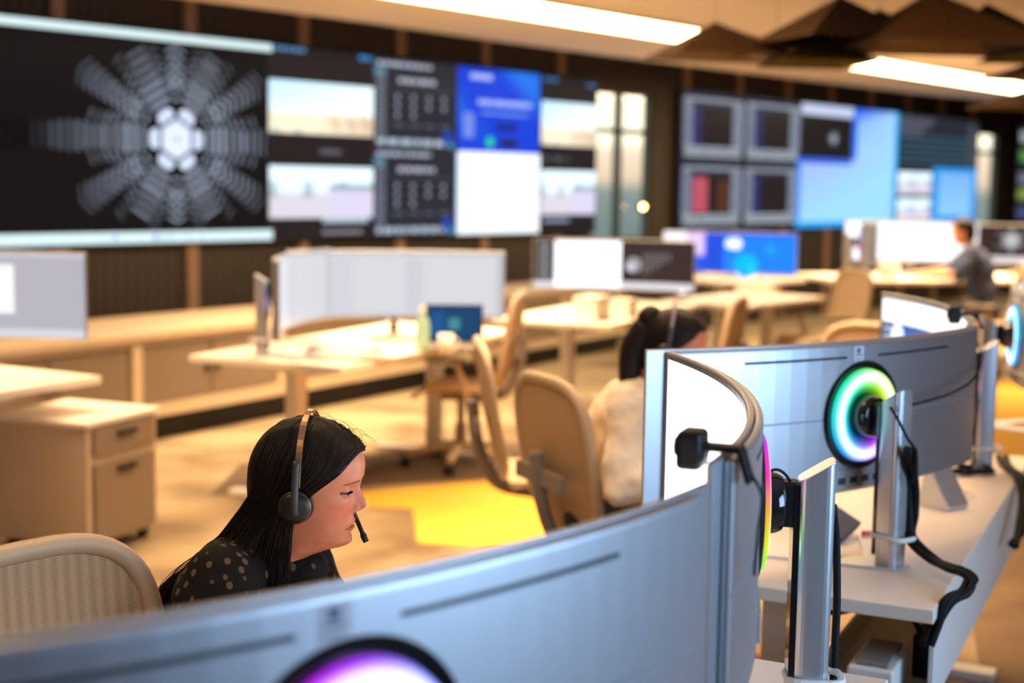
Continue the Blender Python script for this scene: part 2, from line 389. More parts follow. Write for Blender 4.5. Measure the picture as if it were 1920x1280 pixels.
def hexburst(cv, cx, cy, sc, bright=1.0, asp=1.18, clip=None):
    def P(a, r, off=0.0):
        return (cx + asp * (math.cos(a) * r - math.sin(a) * off) * sc, cy + (math.sin(a) * r + math.cos(a) * off) * sc)
    def ok(pts): return clip is None or all(clip[0] < p[0] < clip[2] and clip[1] < p[1] < clip[3] for p in pts)
    W_ = lambda k: (0.72 * k * bright, 0.83 * k * bright, 1.05 * k * bright)
    # core hexagon (pointing up) and the six lit hexagons around it
    cv.poly([P(R(30 + 60 * i), 0.145) for i in range(6)], W_(1.15), 3)
    cv.disc(cx, cy, 0.012 * sc, DK, 4)
    for i in range(6):
        a = R(60 * i)
        q = [P(a, 0.148, -0.068), P(a, 0.148, 0.068), P(a, 0.195, 0.075), P(a, 0.235, 0.045), P(a, 0.235, -0.045), P(a, 0.195, -0.075)]
        if ok(q): cv.poly(q, W_(1.0), 2)
    # arms of stripes, fading outwards
    for i in range(6):
        a = R(60 * i)
        for k in range(26):
            r = 0.275 + 0.066 * k; wd = 0.095 + 0.012 * math.sin(k * 0.9); br = 1.0 * max(0, 1 - k / (14.0 if i in (0, 3) else 10.0)) ** 1.1 * (0.7 + 0.3 * ((k * 7) % 3) / 2)
            if abs(math.cos(a)) < 0.9 : br *= 1.0
            q = [P(a, r, -wd), P(a, r, wd), P(a, r + 0.026, wd), P(a, r + 0.026, -wd)]
            if ok(q): cv.poly(q, W_(br), 1)
            # chevron wings between arms
            if k < 8:
                for sgn in (-1, 1):
                    o0, o1 = wd * 1.15, wd * 1.15 + 0.055 + 0.004 * k; rr = r - 0.02
                    q = [P(a, rr, sgn * o0), P(a, rr + 0.020, sgn * o0), P(a, rr - 0.035 + 0.020, sgn * o1), P(a, rr - 0.035, sgn * o1)]
                    if ok(q): cv.poly(q, W_(br * 0.75), 1)
        a2 = R(60 * i + 30)
        for k in range(9):
            r = 0.38 + 0.062 * k; wd = 0.06 + 0.006 * k; br = 0.75 * (1 - k / 10.0)
            for sgn in (-1, 1):
                q = [P(a2, r + 0.02, 0), P(a2, r + 0.044, 0), P(a2, r - 0.02 + 0.024, sgn * wd), P(a2, r - 0.02, sgn * wd)]
                if ok(q): cv.poly(q, W_(br), 1)
def wall_canvas(): return Canvas(WT(0, 0.075, 0), (UX, UY, 0), (0, 0, 1), (UY, -UX, 0))
def scene_pic(u, v, seed=0):
    rr = math.sin(u * 23 + seed) * 0.5 + math.sin(u * 51 + seed * 2.1) * 0.3
    sky = lerp3((0.95, 1.1, 1.1), (0.5, 0.85, 1.15), v * 0.9 * (1 - u * 0.8)); gnd = lerp3((0.95, 0.85, 0.62), (0.62, 0.42, 0.3), max(0, u - 0.4))
    hz = 0.40 + 0.04 * rr
    c = lerp3(gnd, sky, sstep(hz - 0.05, hz + 0.06, v))
    if u > 0.5 and 0.12 < v < 0.36: c = lerp3(c, (0.45, 0.2, 0.1), 0.55 * max(0, math.sin(u * 40 + v * 9)))
    if v < 0.1 and u < 0.35: c = lerp3(c, (0.1, 0.3, 0.45), 0.6 * max(0, math.sin(u * 30)))
    return tuple(q * 1.2 for q in c)
def car_pic(u, v):
    c = lerp3((0.66, 0.64, 0.72), (0.85, 1.05, 1.15), sstep(0.42, 0.6, v))
    if 0.40 < v < 0.72: c = lerp3(c, (0.12, 0.2, 0.2), 0.7 * max(0, math.sin(u * 19 + 1)) ** 3)
    if u > 0.55 and v < 0.66: c = lerp3((0.66, 0.62, 0.8), (0.2, 0.32, 0.3), sstep(0.5, 0.62, v))
    return tuple(q * 1.2 for q in c)
wv = thing('video_wall', 'long left video wall with a white hexagon starburst and camera pictures', 'screen', WT(2, 0.05, 1.12))
inv = Matrix.Translation(wv.location).inverted()
def wput(b, name, m, root):
    o = b.build(name, m, root); o.matrix_parent_inverse = Matrix.Identity(4); o.location = -Vector(root.location); return o
b = MB(); wseg(b, -3.2, 5.12, 1.10, 2.62, 0.035, 0.07); wput(b, 'display_housing', M_black, wv)
cv = wall_canvas()
cv.rect(-3.2, 1.115, 0.94, 2.605, (0.007, 0.006, 0.007), 1)
hexburst(cv, 0.09, 1.86, 1.0, 1.0, 1.0, (-3.2, 1.22, 0.92, 2.55))
cv.rect(-3.2, 2.555, 0.98, 2.61, (0.80, 1.0, 1.02), 4); cv.rect(-3.2, 1.115, 0.98, 1.195, (0.80, 1.0, 1.02), 4)
for a, c in ((-0.45, .02), (-0.12, .03), (-0.05, .012), (0.02, .012), (.18, .01), (0.3, .008)): cv.rect(a, 1.135, a + c, 1.175, (0.1, 0.3, 0.9), 5)
wput(cv, 'starburst_display', E_scr, wv)
cv = wall_canvas(); cv.rect(0.94, 1.115, 2.06, 2.605, (0.022, 0.016, 0.017), 1)
cv.img(0.95, 1.945, 2.06, 2.35, lambda u, v: scene_pic(u, v, 0), lay=2); cv.img(0.95, 1.28, 2.06, 1.69, car_pic, lay=2)
cv.rect(1.5, 1.24, 2.0, 1.28, (0.45, 0.6, 0.65), 3)
cv.text(1.0, 2.575, 1.32, 0.03, (0.12, 0.3, 0.6), 2, 3); cv.text(1.9, 2.56, 2.05, 0.04, (0.05, 0.3, 0.7), 2, 4)
cv.rect(1.47, 1.79, 1.7, 1.83, (0.12, 0.12, 0.15), 2); cv.text(1.5, 1.15, 1.95, 0.03, (0.3, 0.28, 0.34), 2, 5)
wput(cv, 'camera_feed_display', E_scr, wv)
cv = wall_canvas(); cv.rect(2.06, 1.115, 3.08, 2.605, (0.026, 0.027, 0.038), 1)
for blk in range(2):
    z0 = 1.86 - 0.745 * blk
    cv.text(2.1, z0 + 0.68, 2.75, 0.035, (0.5, 0.54, 0.66), 2, 11 + blk); cv.rect(2.06, z0 + 0.60, 2.2, z0 + 0.67, (0.06, 0.2, 0.28), 2)
    cv.text(2.1, z0 + 0.03, 2.95, 0.05, (0.48, 0.58, 0.7), 2, 17 + blk)
    for r_ in range(16): cv.text(2.09, z0 + 0.10 + 0.035 * r_, 2.2, 0.012, (0.4, 0.45, 0.58), 2, 30 + r_)
    for k in range(4):
        a = 2.3 + 0.19 * k
        for j in range(3 if k < 2 else 2): cv.disc(a + 0.04, z0 + 0.43 - 0.075 * j, 0.022, (0.34, 0.37, 0.48), 2, 14)
        cv.text(a, z0 + 0.19, a + 0.12, 0.015, (0.18, 0.2, 0.27), 2, 50 + k)
    cv.text(2.35, z0 + 0.55, 2.8, 0.04, (0.5, 0.53, 0.64), 2, 60 + blk); cv.rect(2.3, z0 + 0.5, 3.05, z0 + 0.503, (0.2, 0.22, 0.28), 2)
    cv.disc(2.96, z0 + 0.10, 0.07, (0.02, 0.06, 0.42), 3); cv.disc(3.0, z0 + 0.04, 0.03, (0.10, 0.4, 0.5), 4)
wput(cv, 'dashboard_display', E_scr, wv)
cv = wall_canvas()
cv.img(3.08, 1.86, 4.22, 2.60, lambda u, v: lerp3((0.01, 0.06, 0.75), (0.02, 0.22, 0.95), max(0, math.sin(u * 5 + v * 4)) * v), lay=2)
cv.text(3.35, 2.28, 4.1, 0.045, (0.45, 0.62, 1.1), 3, 71, 0.25); cv.text(3.4, 2.2, 4.05, 0.02, (0.25, 0.45, 1.0), 3, 72, 0.2); cv.text(3.25, 2.50, 3.55, 0.05, (0.5, 0.6, 1.0), 3, 73, .2)
cv.rect(3.16, 1.98, 3.3, 2.2, (0.2, 0.3, 0.85), 3); cv.disc(3.52, 1.95, 0.05, (0.03, 0.75, 0.3), 3); cv.rect(3.66, 1.91, 3.9, 1.98, (0.02, 0.02, 0.05), 3)
cv.rect(3.6, 2.05, 3.9, 2.13, (0.01, 0.03, 0.3), 3)
cv.rect(3.08, 1.12, 4.24, 1.86, (1.15, 1.2, 1.25), 2); cv.rect(3.08, 1.12, 3.10, 1.86, (0.4, 0.7, 1.1), 3)
wput(cv, 'blue_page_display', E_scr, wv)
cv = wall_canvas(); cv.rect(4.24, 1.115, 5.12, 2.605, (0.02, 0.016, 0.018), 1)
cv.img(4.25, 1.95, 5.11, 2.36, lambda u, v: scene_pic(u, v, 2), lay=2); cv.img(4.26, 1.29, 5.11, 1.71, car_pic, lay=2)
cv.text(4.28, 2.55, 4.5, 0.03, (0.05, 0.2, 0.5), 2, 81); cv.text(4.95, 2.53, 5.08, 0.03, (0.08, 0.25, 0.5), 2, 82); cv.text(4.3, 1.8, 4.7, 0.04, (0.12, 0.13, 0.15), 2, 83, 2); cv.rect(4.3, 1.22, 4.7, 1.25, (0.35, 0.4, 0.6), 2)
wput(cv, 'second_camera_feed_display', E_scr, wv)

wv2 = thing('video_wall', 'middle video wall with a grid dashboard and light blue windows', 'screen', WT(10, 0.05, 1.12))
b = MB(); wseg(b, 6.58, 14.5, 1.10, 2.61, 0.035, 0.07); wput(b, 'display_housing', M_black, wv2)
cv = wall_canvas(); cv.rect(6.6, 1.12, 9.17, 2.60, (0.03, 0.033, 0.048), 1)
for i in range(2):
    for j in range(2):
        a = 6.62 + 1.28 * i; z0 = 1.88 - 0.74 * j
        cv.rect(a + 0.36, z0 + 0.16, a + 1.0, z0 + 0.56, (0.022, 0.016, 0.018), 2); cv.rect(a + 0.2, z0 + 0.16, a + 0.36, z0 + 0.56, (0.03, 0.035, 0.15), 2)
        for r_ in range(3): cv.text(a + 0.05, z0 + 0.03 + 0.04 * r_, a + 1.2, 0.022, (0.62, 0.7, 0.8), 3, 100 + r_ + i * 9 + j)
        for r_ in range(14): cv.text(a + 0.03, z0 + 0.14 + 0.037 * r_, a + 0.2, 0.02, (0.42, 0.48, 0.64), 3, 120 + r_ + i)
        for r_ in range(14): cv.text(a + 1.02, z0 + 0.14 + 0.037 * r_, a + 1.24, 0.02, (0.46, 0.53, 0.68), 3, 140 + r_ + i)
        cv.text(a + 0.05, z0 + 0.62, a + 1.2, 0.04, (0.36, 0.4, 0.5), 3, 160 + i)
cv.rect(6.85, 1.30, 7.15, 1.68, (0.55, 0.10, 0.14), 4)
cv.rect(7.35, 1.3, 7.6, 1.65, (0.10, 0.035, 0.02), 4)
wput(cv, 'grid_dashboard_display', E_scr, wv2)
cv = wall_canvas(); cv.rect(9.17, 1.95, 10.5, 2.6, (0.016, 0.014, 0.014), 2); cv.rect(9.17, 2.47, 10.55, 2.6, (0.62, 0.70, 0.95), 3)
hexburst(cv, 10.0, 2.2, 0.34, 0.45, 1.4, (9.2, 1.97, 10.48, 2.46))
cv.img(9.17, 1.12, 11.8, 1.95, lambda u, v: lerp3((0.38, 0.78, 1.1), (0.42, 0.52, 1.05), max(0, v - u * 0.9)), lay=2)
cv.img(10.5, 1.95, 11.8, 2.6, lambda u, v: lerp3(lerp3((0.40, 0.74, 1.1), (0.25, 0.42, 1.1), v * (1 - u)), (0.02, 0.12, 0.95), sstep(0.6, 1.0, v - 0.3 * u)), lay=2)
cv.rect(9.10, 1.12, 9.2, 1.95, (0.02, 0.25, 0.95), 3); cv.rect(9.10, 1.10, 11.8, 1.17, (0.02, 0.42, 1.0), 4); cv.rect(11.7, 1.12, 11.8, 2.6, (0.0, 0.45, 1.0), 4); cv.rect(10.5, 1.95, 10.62, 2.6, (0.02, 0.14, 0.9), 4); cv.rect(9.17, 1.88, 10.5, 1.95, (0.06, 0.15, 0.85), 4)
wput(cv, 'blue_window_display', E_scr, wv2)
cv = wall_canvas(); cv.rect(11.8, 1.12, 14.46, 2.60, (0.024, 0.028, 0.04), 1)
for r_ in range(6): cv.text(11.85, 2.54 - 0.04 * r_, 13.0 - 0.1 * r_, 0.022, (0.16, 0.17, 0.22), 2, 200 + r_)
for r_ in range(5): cv.rect(11.9, 2.3 - 0.085 * r_, 14.1, 2.315 - 0.085 * r_, (0.06, 0.2, 0.3), 2)
for r_ in range(10): cv.text(14.1, 1.95 + 0.06 * r_, 14.4, 0.03, (0.12, 0.14, 0.16), 2, 220 + r_)
for i in range(2):
    for j in range(2): cv.img(11.85 + 0.54 * i, 1.52 - 0.36 * j, 12.37 + 0.54 * i, 1.82 - 0.36 * j, car_pic, 14, 10, 2)
cv.rect(12.95, 1.13, 14.46, 1.90, (0.02, 0.36, 0.95), 2); cv.img(13.15, 1.22, 14.3, 1.83, lambda u, v: lerp3((0.30, 0.66, 1.05), (0.22, 0.5, 1.0), v), 4, 4, 3)
wput(cv, 'chart_display', E_scr, wv2)
wv3 = thing('video_wall', 'video wall cut off at the right edge beyond the second window', 'screen', WT(18, 0.05, 1.12))
b = MB(); wseg(b, 16.05, 21, 1.10, 2.62, 0.035, 0.07); wput(b, 'display_housing', M_black, wv3)
cv = wall_canvas(); cv.rect(16.06, 1.12, 21, 2.6, (0.02, 0.02, 0.03), 1)
for k, (z0, c) in enumerate(((2.5, (0.6, 0.65, 0.7)), (2.2, (0.15, 0.5, 0.1)), (1.85, (0.3, 0.3, 0.4)), (1.6, (0.4, 0.5, 0.1)), (1.3, (0.1, 0.12, 0.3)))):
    for s in range(5): cv.text(16.12, z0 - 0.035 * s, 18, 0.025, c, 2, 300 + k * 7 + s)
wput(cv, 'log_display', E_scr, wv3)

il = thing('added_orange_light', 'small orange glow added in front of the first window', 'lamp', WT(5.98, 0.0, 1.36), WROT)  # invented fixture standing in for an orange gleam at the glass
b = MB(); b.box((0, -0.02, 0), (0.05, 0.04, 0.07)); b.build('housing', M_black, il, bevel=0.004)
b = MB(); b.ellipsoid((0, -0.045, 0), (0.022, 0.022, 0.022)); b.build('bulb', emat('orange_bulb', 45.0, (1.0, 0.36, 0.12)), il, smooth=True)
# long low cabinet run under the video walls (front line slightly off the wall's line)
cab0, cab1 = Vector((-3.55, 6.05)), Vector((1.60, 14.53))
cd = (cab1 - cab0).normalized(); cn = Vector((-cd.y, cd.x))     # cn points to the wall
def CB(s, q): v = cab0 + cd * s + cn * q; return (v.x, v.y)
Lc = (cab1 - cab0).length
root = thing('counter_top', 'long beige counter top running over the low cabinets under the video wall', 'counter', (*CB(0, 0), 0))
def bput(b, name, m, root, bevel=0.0):
    o = b.build(name, m, root, bevel=bevel); o.location = -Vector(root.location); return o
b = MB(); b.prism([CB(-0.02, -0.03), CB(Lc, -0.03), CB(Lc, 0.44), CB(0, 1.0)], 0.63, 0.675); bput(b, 'slab', M_cab, root, 0.004)
cabw = 1.28; ncab = int(Lc / cabw)
for i in range(ncab):
    s0 = i * cabw; s1 = s0 + cabw
    dq = 0.40
    lab = ['beige low cabinet with taupe doors at the far left behind the desk and pedestal', 'second low cabinet from the left, grey ribbed door behind the pedestal',
           'third low cabinet from the left, below the starburst screen', 'fourth low cabinet from the left, beside the left white desk leg',
           'fifth low cabinet from the left, behind the desk with papers', 'sixth low cabinet from the left, behind the tan chair by the papers desk',
           'low cabinet near the right end of the counter, third from last', 'last low cabinet on the counter run, below the window'][min(i, 7)]
    root = thing('low_cabinet', lab, 'cabinet', (*CB(s0, 0), 0), 0, 'low cabinets under the video wall')
    b = MB(); b.prism([CB(s0 + 0.002, 0.02), CB(s1 - 0.002, 0.02), CB(s1 - 0.002, dq), CB(s0 + 0.002, dq)], 0.16, 0.628); bput(b, 'carcass', M_cabdoor, root)
    b = MB()
    b.prism([CB(s0 + 0.002, -0.012), CB(s0 + 0.075, -0.012), CB(s0 + 0.075, 0.02), CB(s0 + 0.002, 0.02)], 0.16, 0.628)
    b.prism([CB(s0 + 0.075, -0.012), CB(s1 - 0.002, -0.012), CB(s1 - 0.002, 0.02), CB(s0 + 0.075, 0.02)], 0.16, 0.235)
    b.prism([CB(s0 + 0.075, -0.012), CB(s1 - 0.002, -0.012), CB(s1 - 0.002, 0.02), CB(s0 + 0.075, 0.02)], 0.595, 0.628)
    bput(b, 'face_frame', M_cab, root)
    for k in range(2):
        a0 = s0 + 0.085 + k * 0.595; a1 = a0 + 0.57
        b = MB(); b.prism([CB(a0, 0.0), CB(a1, 0.0), CB(a1, 0.02), CB(a0, 0.02)], 0.245, 0.585)
        for r_ in range(18): a = a0 + 0.03 + r_ * 0.030; b.prism([CB(a, -0.004), CB(a + 0.014, -0.004), CB(a + 0.014, 0.0), CB(a, 0.0)], 0.26, 0.57)
        d = bput(b, 'door', M_cabdoor, root)
        b = MB(); q = (a1 - 0.05) if k == 0 else (a0 + 0.02); b.prism([CB(q, -0.02), CB(q + 0.03, -0.02), CB(q + 0.03, -0.004), CB(q, -0.004)], 0.40, 0.43)
        h = b.build('knob', M_black, d)
    b = MB(); b.prism([CB(s0 + 0.002, 0.08), CB(s1 - 0.002, 0.08), CB(s1 - 0.002, dq), CB(s0 + 0.002, dq)], 0.0, 0.16); bput(b, 'plinth', M_black, root)

# folded felt baffles under the ceiling
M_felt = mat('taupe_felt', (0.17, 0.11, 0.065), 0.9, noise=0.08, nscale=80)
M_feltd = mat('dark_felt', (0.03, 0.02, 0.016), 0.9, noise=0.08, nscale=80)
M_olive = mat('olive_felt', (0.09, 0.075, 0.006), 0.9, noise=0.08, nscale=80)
M_wire = mat('steel_wire', (0.4, 0.35, 0.3), 0.4, 0.8)
def baffle(c, rz, L, Wd, H, m, label, skew=0.0, m2=None):
    o = thing('ceiling_baffle', label, 'ceiling baffle', c, rz, 'folded felt baffles hanging from the ceiling')
    base = [(-L / 2, -Wd / 2), (L / 2, -Wd / 2), (L / 2, Wd / 2), (-L / 2, Wd / 2)]
    ap = (skew * L, 0, H); t = 0.012
    for k, nm in ((0, 'front_flap'), (1, 'side_flap'), (2, 'rear_flap'), (3, 'end_flap')):
        p, q = base[k], base[(k + 1) % 4]
        a, b_, c_ = Vector((*p, 0)), Vector((*q, 0)), Vector(ap)
        nn = (b_ - a).cross(c_ - a).normalized() * t
        b = MB(); b.add([a, b_, c_, a - nn, b_ - nn, c_ - nn], [(0, 1, 2), (5, 4, 3), (0, 3, 4, 1), (1, 4, 5, 2), (2, 5, 3, 0)])
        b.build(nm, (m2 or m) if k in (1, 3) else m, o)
    b = MB(); b.tube([(ap[0], 0, H - 0.01), (ap[0], 0, 2.76 - c[2])], 0.0025, 6); b.build('hanging_wire', M_wire, o)
    return o
BF = [  # centre x,y,z  rot  L  W  H
    ((1.17, 8.3, 2.42), 0.25, 0.62, 0.5, 0.16, M_felt, 'leftmost brown folded ceiling baffle in front of the glowing strip', -0.05, None),
    ((1.52, 8.7, 2.45), 0.5, 0.5, 0.5, 0.13, M_feltd, 'small dark folded ceiling baffle second from the left', 0.1, None),
    ((1.70, 8.2, 2.38), 0.1, 0.46, 0.5, 0.15, M_olive, 'olive green folded ceiling baffle hanging lowest near the strip light', 0.05, None),
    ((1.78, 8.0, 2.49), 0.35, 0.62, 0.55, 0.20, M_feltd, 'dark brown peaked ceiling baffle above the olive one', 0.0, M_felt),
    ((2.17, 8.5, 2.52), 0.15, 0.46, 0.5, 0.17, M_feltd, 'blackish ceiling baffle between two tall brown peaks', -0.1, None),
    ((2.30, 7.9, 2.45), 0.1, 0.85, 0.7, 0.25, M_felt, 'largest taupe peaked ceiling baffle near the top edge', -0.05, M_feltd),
    ((2.72, 8.2, 2.49), -0.3, 0.55, 0.6, 0.2, M_feltd, 'dark ceiling baffle with its lit side coloured tan right of the largest', -0.1, M_felt),  # tan side flaps put the light falling there into the felt colour
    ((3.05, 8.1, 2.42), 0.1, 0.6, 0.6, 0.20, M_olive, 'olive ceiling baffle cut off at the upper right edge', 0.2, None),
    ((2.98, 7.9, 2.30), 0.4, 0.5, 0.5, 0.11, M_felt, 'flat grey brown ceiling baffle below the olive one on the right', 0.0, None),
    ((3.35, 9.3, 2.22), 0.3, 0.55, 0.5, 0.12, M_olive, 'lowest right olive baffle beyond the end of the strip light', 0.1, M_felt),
]
for a in BF: baffle((a[0][0], a[0][1], a[0][2] - .10), a[1], a[2] * 1.15, a[3] * 1.15, a[4] * 1.2, *a[5:])

# ---------------------------------------------------------------- curved ultrawide monitor
RC, MW, MH = 1.8, 1.195, 0.365
HUES = lambda a, ph: [0.5 + 0.5 * math.cos(a + ph + k) for k in (0, -2.094, 2.094)]
def arcpt(s, off, z):
    """s: arc length from centre, off: distance behind the screen face"""
    a = s / RC; return Vector(((RC + off) * math.sin(a), RC - (RC + off) * math.cos(a), z))
def arcbox(b, s0, s1, o0, o1, z0, z1, n=24):
    vs = []; m = n + 1
    for i in range(m):
        s = s0 + (s1 - s0) * i / n
        vs += [arcpt(s, o0, z0), arcpt(s, o1, z0), arcpt(s, o1, z1), arcpt(s, o0, z1)]
    fs = [(3, 2, 1, 0), (4 * n, 4 * n + 1, 4 * n + 2, 4 * n + 3)]
    for i in range(n):
        for k in range(4):
            l = (k + 1) % 4; fs.append((4 * i + k, 4 * i + l, 4 * i + 4 + l, 4 * i + 4 + k))
    b.add(vs, fs)
class ArcCanvas(Canvas):
    def __init__(s, zc): MB.__init__(s); s.zc = zc; s.h = MH / 2 - 0.006; s.w = MW / 2 - 0.006
    def pt(s, a, c, d=0.0):   # a, c in 0..1 ; a = 0 is the viewer's left
        return arcpt((0.5 - a) * -2 * s.w * -1, -0.0015 - d, s.zc + (c * 2 - 1) * s.h)
    def rect(s, a0, c0, a1, c1, col, lay=1):
        n = max(1, int(abs(a1 - a0) * 28)); vs = []; cs = []
        for i in range(n + 1):
            a = a0 + (a1 - a0) * i / n; vs += [s.pt(a, c0, lay * 0.0006), s.pt(a, c1, lay * 0.0006)]; cs += [col, col]
        s.add(vs, [(2 * i, 2 * i + 2, 2 * i + 3, 2 * i + 1) for i in range(n)], cs)
    def disc(s, a, c, r, col, lay=1, n=18):
        s.add([s.pt(a + r * math.cos(2 * math.pi * i / n) * MH / MW, c + r * math.sin(2 * math.pi * i / n), lay * 0.0006) for i in range(n)], [tuple(range(n))], [col] * n)
def monitor(loc, rz, ztop, label, paint, hue=0.0, ring=1.0, group='curved ultrawide monitors', hs=1.0, emis=None):
    o = thing('ultrawide_monitor', label, 'monitor', loc, rz, group)
    zt = ztop - loc[2]; zc = zt - MH / 2; h = MH / 2; w = MW / 2
    b = MB(); arcbox(b, -w, w, 0.0, 0.010, zc - h, zc + h); b.build('shell', M_silver, o, bevel=0.003)
    b = MB(); arcbox(b, -w + 0.045, w - 0.045, 0.010, 0.024, zc - h + 0.004, zc + h - 0.004); bk = b.build('back_cover', M_silver, o, bevel=0.008)
    b = MB(); arcbox(b, -0.36, -0.06, 0.0225, 0.0246, zc + h - 0.040, zc + h - 0.034, 12); b.build('vent_slot', M_slot, bk)
    b = MB(); arcbox(b, 0.05, 0.36, 0.0225, 0.0246, zc + h - 0.040, zc + h - 0.034, 12); b.build('vent_slot', M_slot, bk)
    for q0, q1 in ((-w + 0.05, -0.12), (0.12, w - 0.05)): b = MB(); arcbox(b, q0, q1, 0.0235, 0.0245, zc + 0.0, zc + 0.003, 12); b.build('seam', M_seam, bk)
    b = MB(); arcbox(b, -0.038, -0.004, 0.0235, 0.0247, zc + h - 0.048, zc + h - 0.012, 2); st = b.build('sticker', M_sticker, bk)
    b = MB(); arcbox(b, -0.028, -0.016, 0.0246, 0.0250, zc + h - 0.028, zc + h - 0.017, 2); arcbox(b, -0.033, -0.010, 0.0246, 0.0250, zc + h - 0.034, zc + h - 0.031, 2); arcbox(b, -0.033, -0.012, 0.0246, 0.0250, zc + h - 0.043, zc + h - 0.041, 2); b.build('sticker_print', M_print, st)
    b = MB(); arcbox(b, -0.20, 0.20, 0.022, 0.030, zc - h + 0.012, zc - h + 0.06, 10)
    pp = b.build('port_panel', M_silver, bk, bevel=0.003)
    b = MB()
    for k in range(6): arcbox(b, -0.12 + 0.04 * k, -0.095 + 0.04 * k, 0.0295, 0.0305, zc - h + 0.026, zc - h + 0.042, 2)
    b.build('port', M_slot, pp)
    # light ring: axis along -y (backwards)
    zr = zc + 0.005; Mr = Matrix.Translation((0, -0.022, zr)) @ Matrix.Rotation(R(90), 4, 'X')   # local z -> -y
    b = MB(); b.lathe([(0.100, 0.0), (0.128, 0.0), (0.130, 0.004), (0.126, 0.007), (0.112, 0.005)], 64, Mr); b.build('ring_bezel', M_gloss, o, smooth=False)
    prof = [(0.1125, 0.003), (0.110, 0.016), (0.098, 0.019), (0.086, 0.019), (0.074, 0.016), (0.062, 0.012), (0.052, 0.010)]
    wts = [0.34, 0.46, 1.0, 0.95, 0.5, 0.2, 0.05]; whi = [0.0, 0.1, 0.85, 0.7, 0.1, 0.0, 0.0]
    def rc(a, i):
        hcol = HUES(a * hs, hue); hcol = [max(0.0, min(1, (c_ - 0.12) * 1.35)) for c_ in hcol]
        return tuple(((hcol[k] * (1 - whi[i]) + whi[i] * (0.62 + 0.38 * hcol[k])) * wts[i]) * ring for k in range(3))
    b = MB(); b.lathe(prof, 64, Mr, rc); b.build('light_ring', E_ring, o, smooth=True)
    b = MB(); b.lathe([(0.0005, 0.05), (0.040, 0.05), (0.046, 0.046), (0.050, 0.036), (0.054, 0.008)], 48, Mr); hb = b.build('hub', M_gloss, o, smooth=True)
    b = MB(); b.box((0, -0.080, zr), (0.042, 0.032, 0.075)); b.build('hub_arm', M_black, hb, bevel=0.006)
    # stand
    hz = zr + 0.058; yb, yf = -0.170, -0.106
    b = MB(); n = 28; vs = []
    sec = []
    for k in range(n):
        a = 2 * math.pi * k / n; ex = 0.5
        sec.append((0.027 * math.copysign(abs(math.cos(a)) ** ex, math.cos(a)), 0.030 * math.copysign(abs(math.sin(a)) ** ex, math.sin(a))))
    for (x, y) in sec: vs.append((x, -0.124 + y, 0.006))
    for (x, y) in sec: vs.append((x, -0.124 + y, hz + (-y) * 0.62))
    b.add(vs, [tuple(range(n - 1, -1, -1)), tuple(range(n, 2 * n))] + [(i, (i + 1) % n, n + (i + 1) % n, n + i) for i in range(n)])
    sc = b.build('stand_column', M_alu, o, bevel=0.002)
    b = MB(); b.box((0, -0.091, hz / 2), (0.044, 0.009, hz - 0.05)); b.build('rail_cover', M_gloss, sc)
    b = MB(); pts = [(0.034 * math.copysign(abs(math.cos(2 * math.pi * k / 20)) ** .5, math.cos(2 * math.pi * k / 20)), -0.132 + 0.046 * math.copysign(abs(math.sin(2 * math.pi * k / 20)) ** .5, math.sin(2 * math.pi * k / 20)), 0.075) for k in range(20)]
    b.tube(pts, 0.006, 6, closed=True); b.build('cable_clip', M_padgrey if False else M_whitemetal, sc)
    b = MB(); b.prism([(-0.03, -0.162), (0.03, -0.162), (0.20, 0.10), (0.16, 0.11), (0.0, -0.05), (-0.16, 0.11), (-0.20, 0.10)], 0.0, 0.007); b.build('stand_base', M_alu, o, bevel=0.002)
    cv = ArcCanvas(zc); paint(cv); cv.build('screen', emis or E_scr_hi, o)
    return o
def p_white(cv):
    cv.rect(0, 0, 1, 1, (0.02, 0.015, 0.015), 0); cv.rect(0.004, 0.01, 0.996, 0.975, (0.95, 0.97, 1.0), 1)
    for k in range(9): cv.rect(0.02, 0.1 + 0.09 * k, 0.024, 0.115 + 0.09 * k, (0.2, 0.3, 0.5), 2)
    for k in range(7): cv.rect(0.12 + 0.02 * (k % 3), 0.2 + 0.1 * k, 0.20 + 0.03 * (k % 2), 0.206 + 0.1 * k, (0.72, 0.74, 0.8), 2)
    cv.rect(0.03, 0.24, 0.033, 0.30, (0.1, 0.4, 0.3), 2); cv.rect(0.22, 0.50, 0.224, 0.53, (0.1, 0.1, 0.15), 2); cv.rect(0.04, 0.945, 0.5, 0.948, (0.8, 0.82, 0.85), 2)
def p_pale(cv):
    cv.rect(0, 0, 1, 1, (0.62, 0.60, 0.64), 1)
def p_media(cv):
    cv.rect(0, 0, 1, 1, (0.02, 0.015, 0.015), 0); cv.rect(0.01, 0.02, 0.99, 0.97, (0.03, 0.05, 0.12), 1)
    cv.rect(0.01, 0.74, 0.99, 0.97, (0.95, 0.95, 0.95), 2); cv.rect(0.1, 0.52, 0.99, 0.74, (0.03, 0.10, 0.35), 2); cv.rect(0.01, 0.02, 0.12, 0.74, (0.1, 0.12, 0.2), 3)
    cv.rect(0.1, 0.02, 0.99, 0.52, (0.25, 0.05, 0.04), 2); cv.disc(0.11, 0.60, 0.14, (0.7, 0.85, 1.1), 4); cv.disc(0.2, 0.55, 0.1, (0.5, 0.5, 0.5), 4); cv.disc(0.34, 0.50, 0.17, (0.85, 0.03, 0.03), 4); cv.disc(0.5, 0.4, 0.15, (0.6, 0.65, 0.6), 3)
    for k in range(8): cv.rect(0.03, 0.1 + 0.08 * k, 0.09, 0.12 + 0.08 * k, (0.5, 0.5, 0.6), 4)
DZ = 0.69
mA = monitor((-0.152, 1.254, DZ), 0.6925, 1.214, 'nearest silver ultrawide monitor, back turned, running across the bottom foreground', p_white, hue=3.72, hs=0.5)
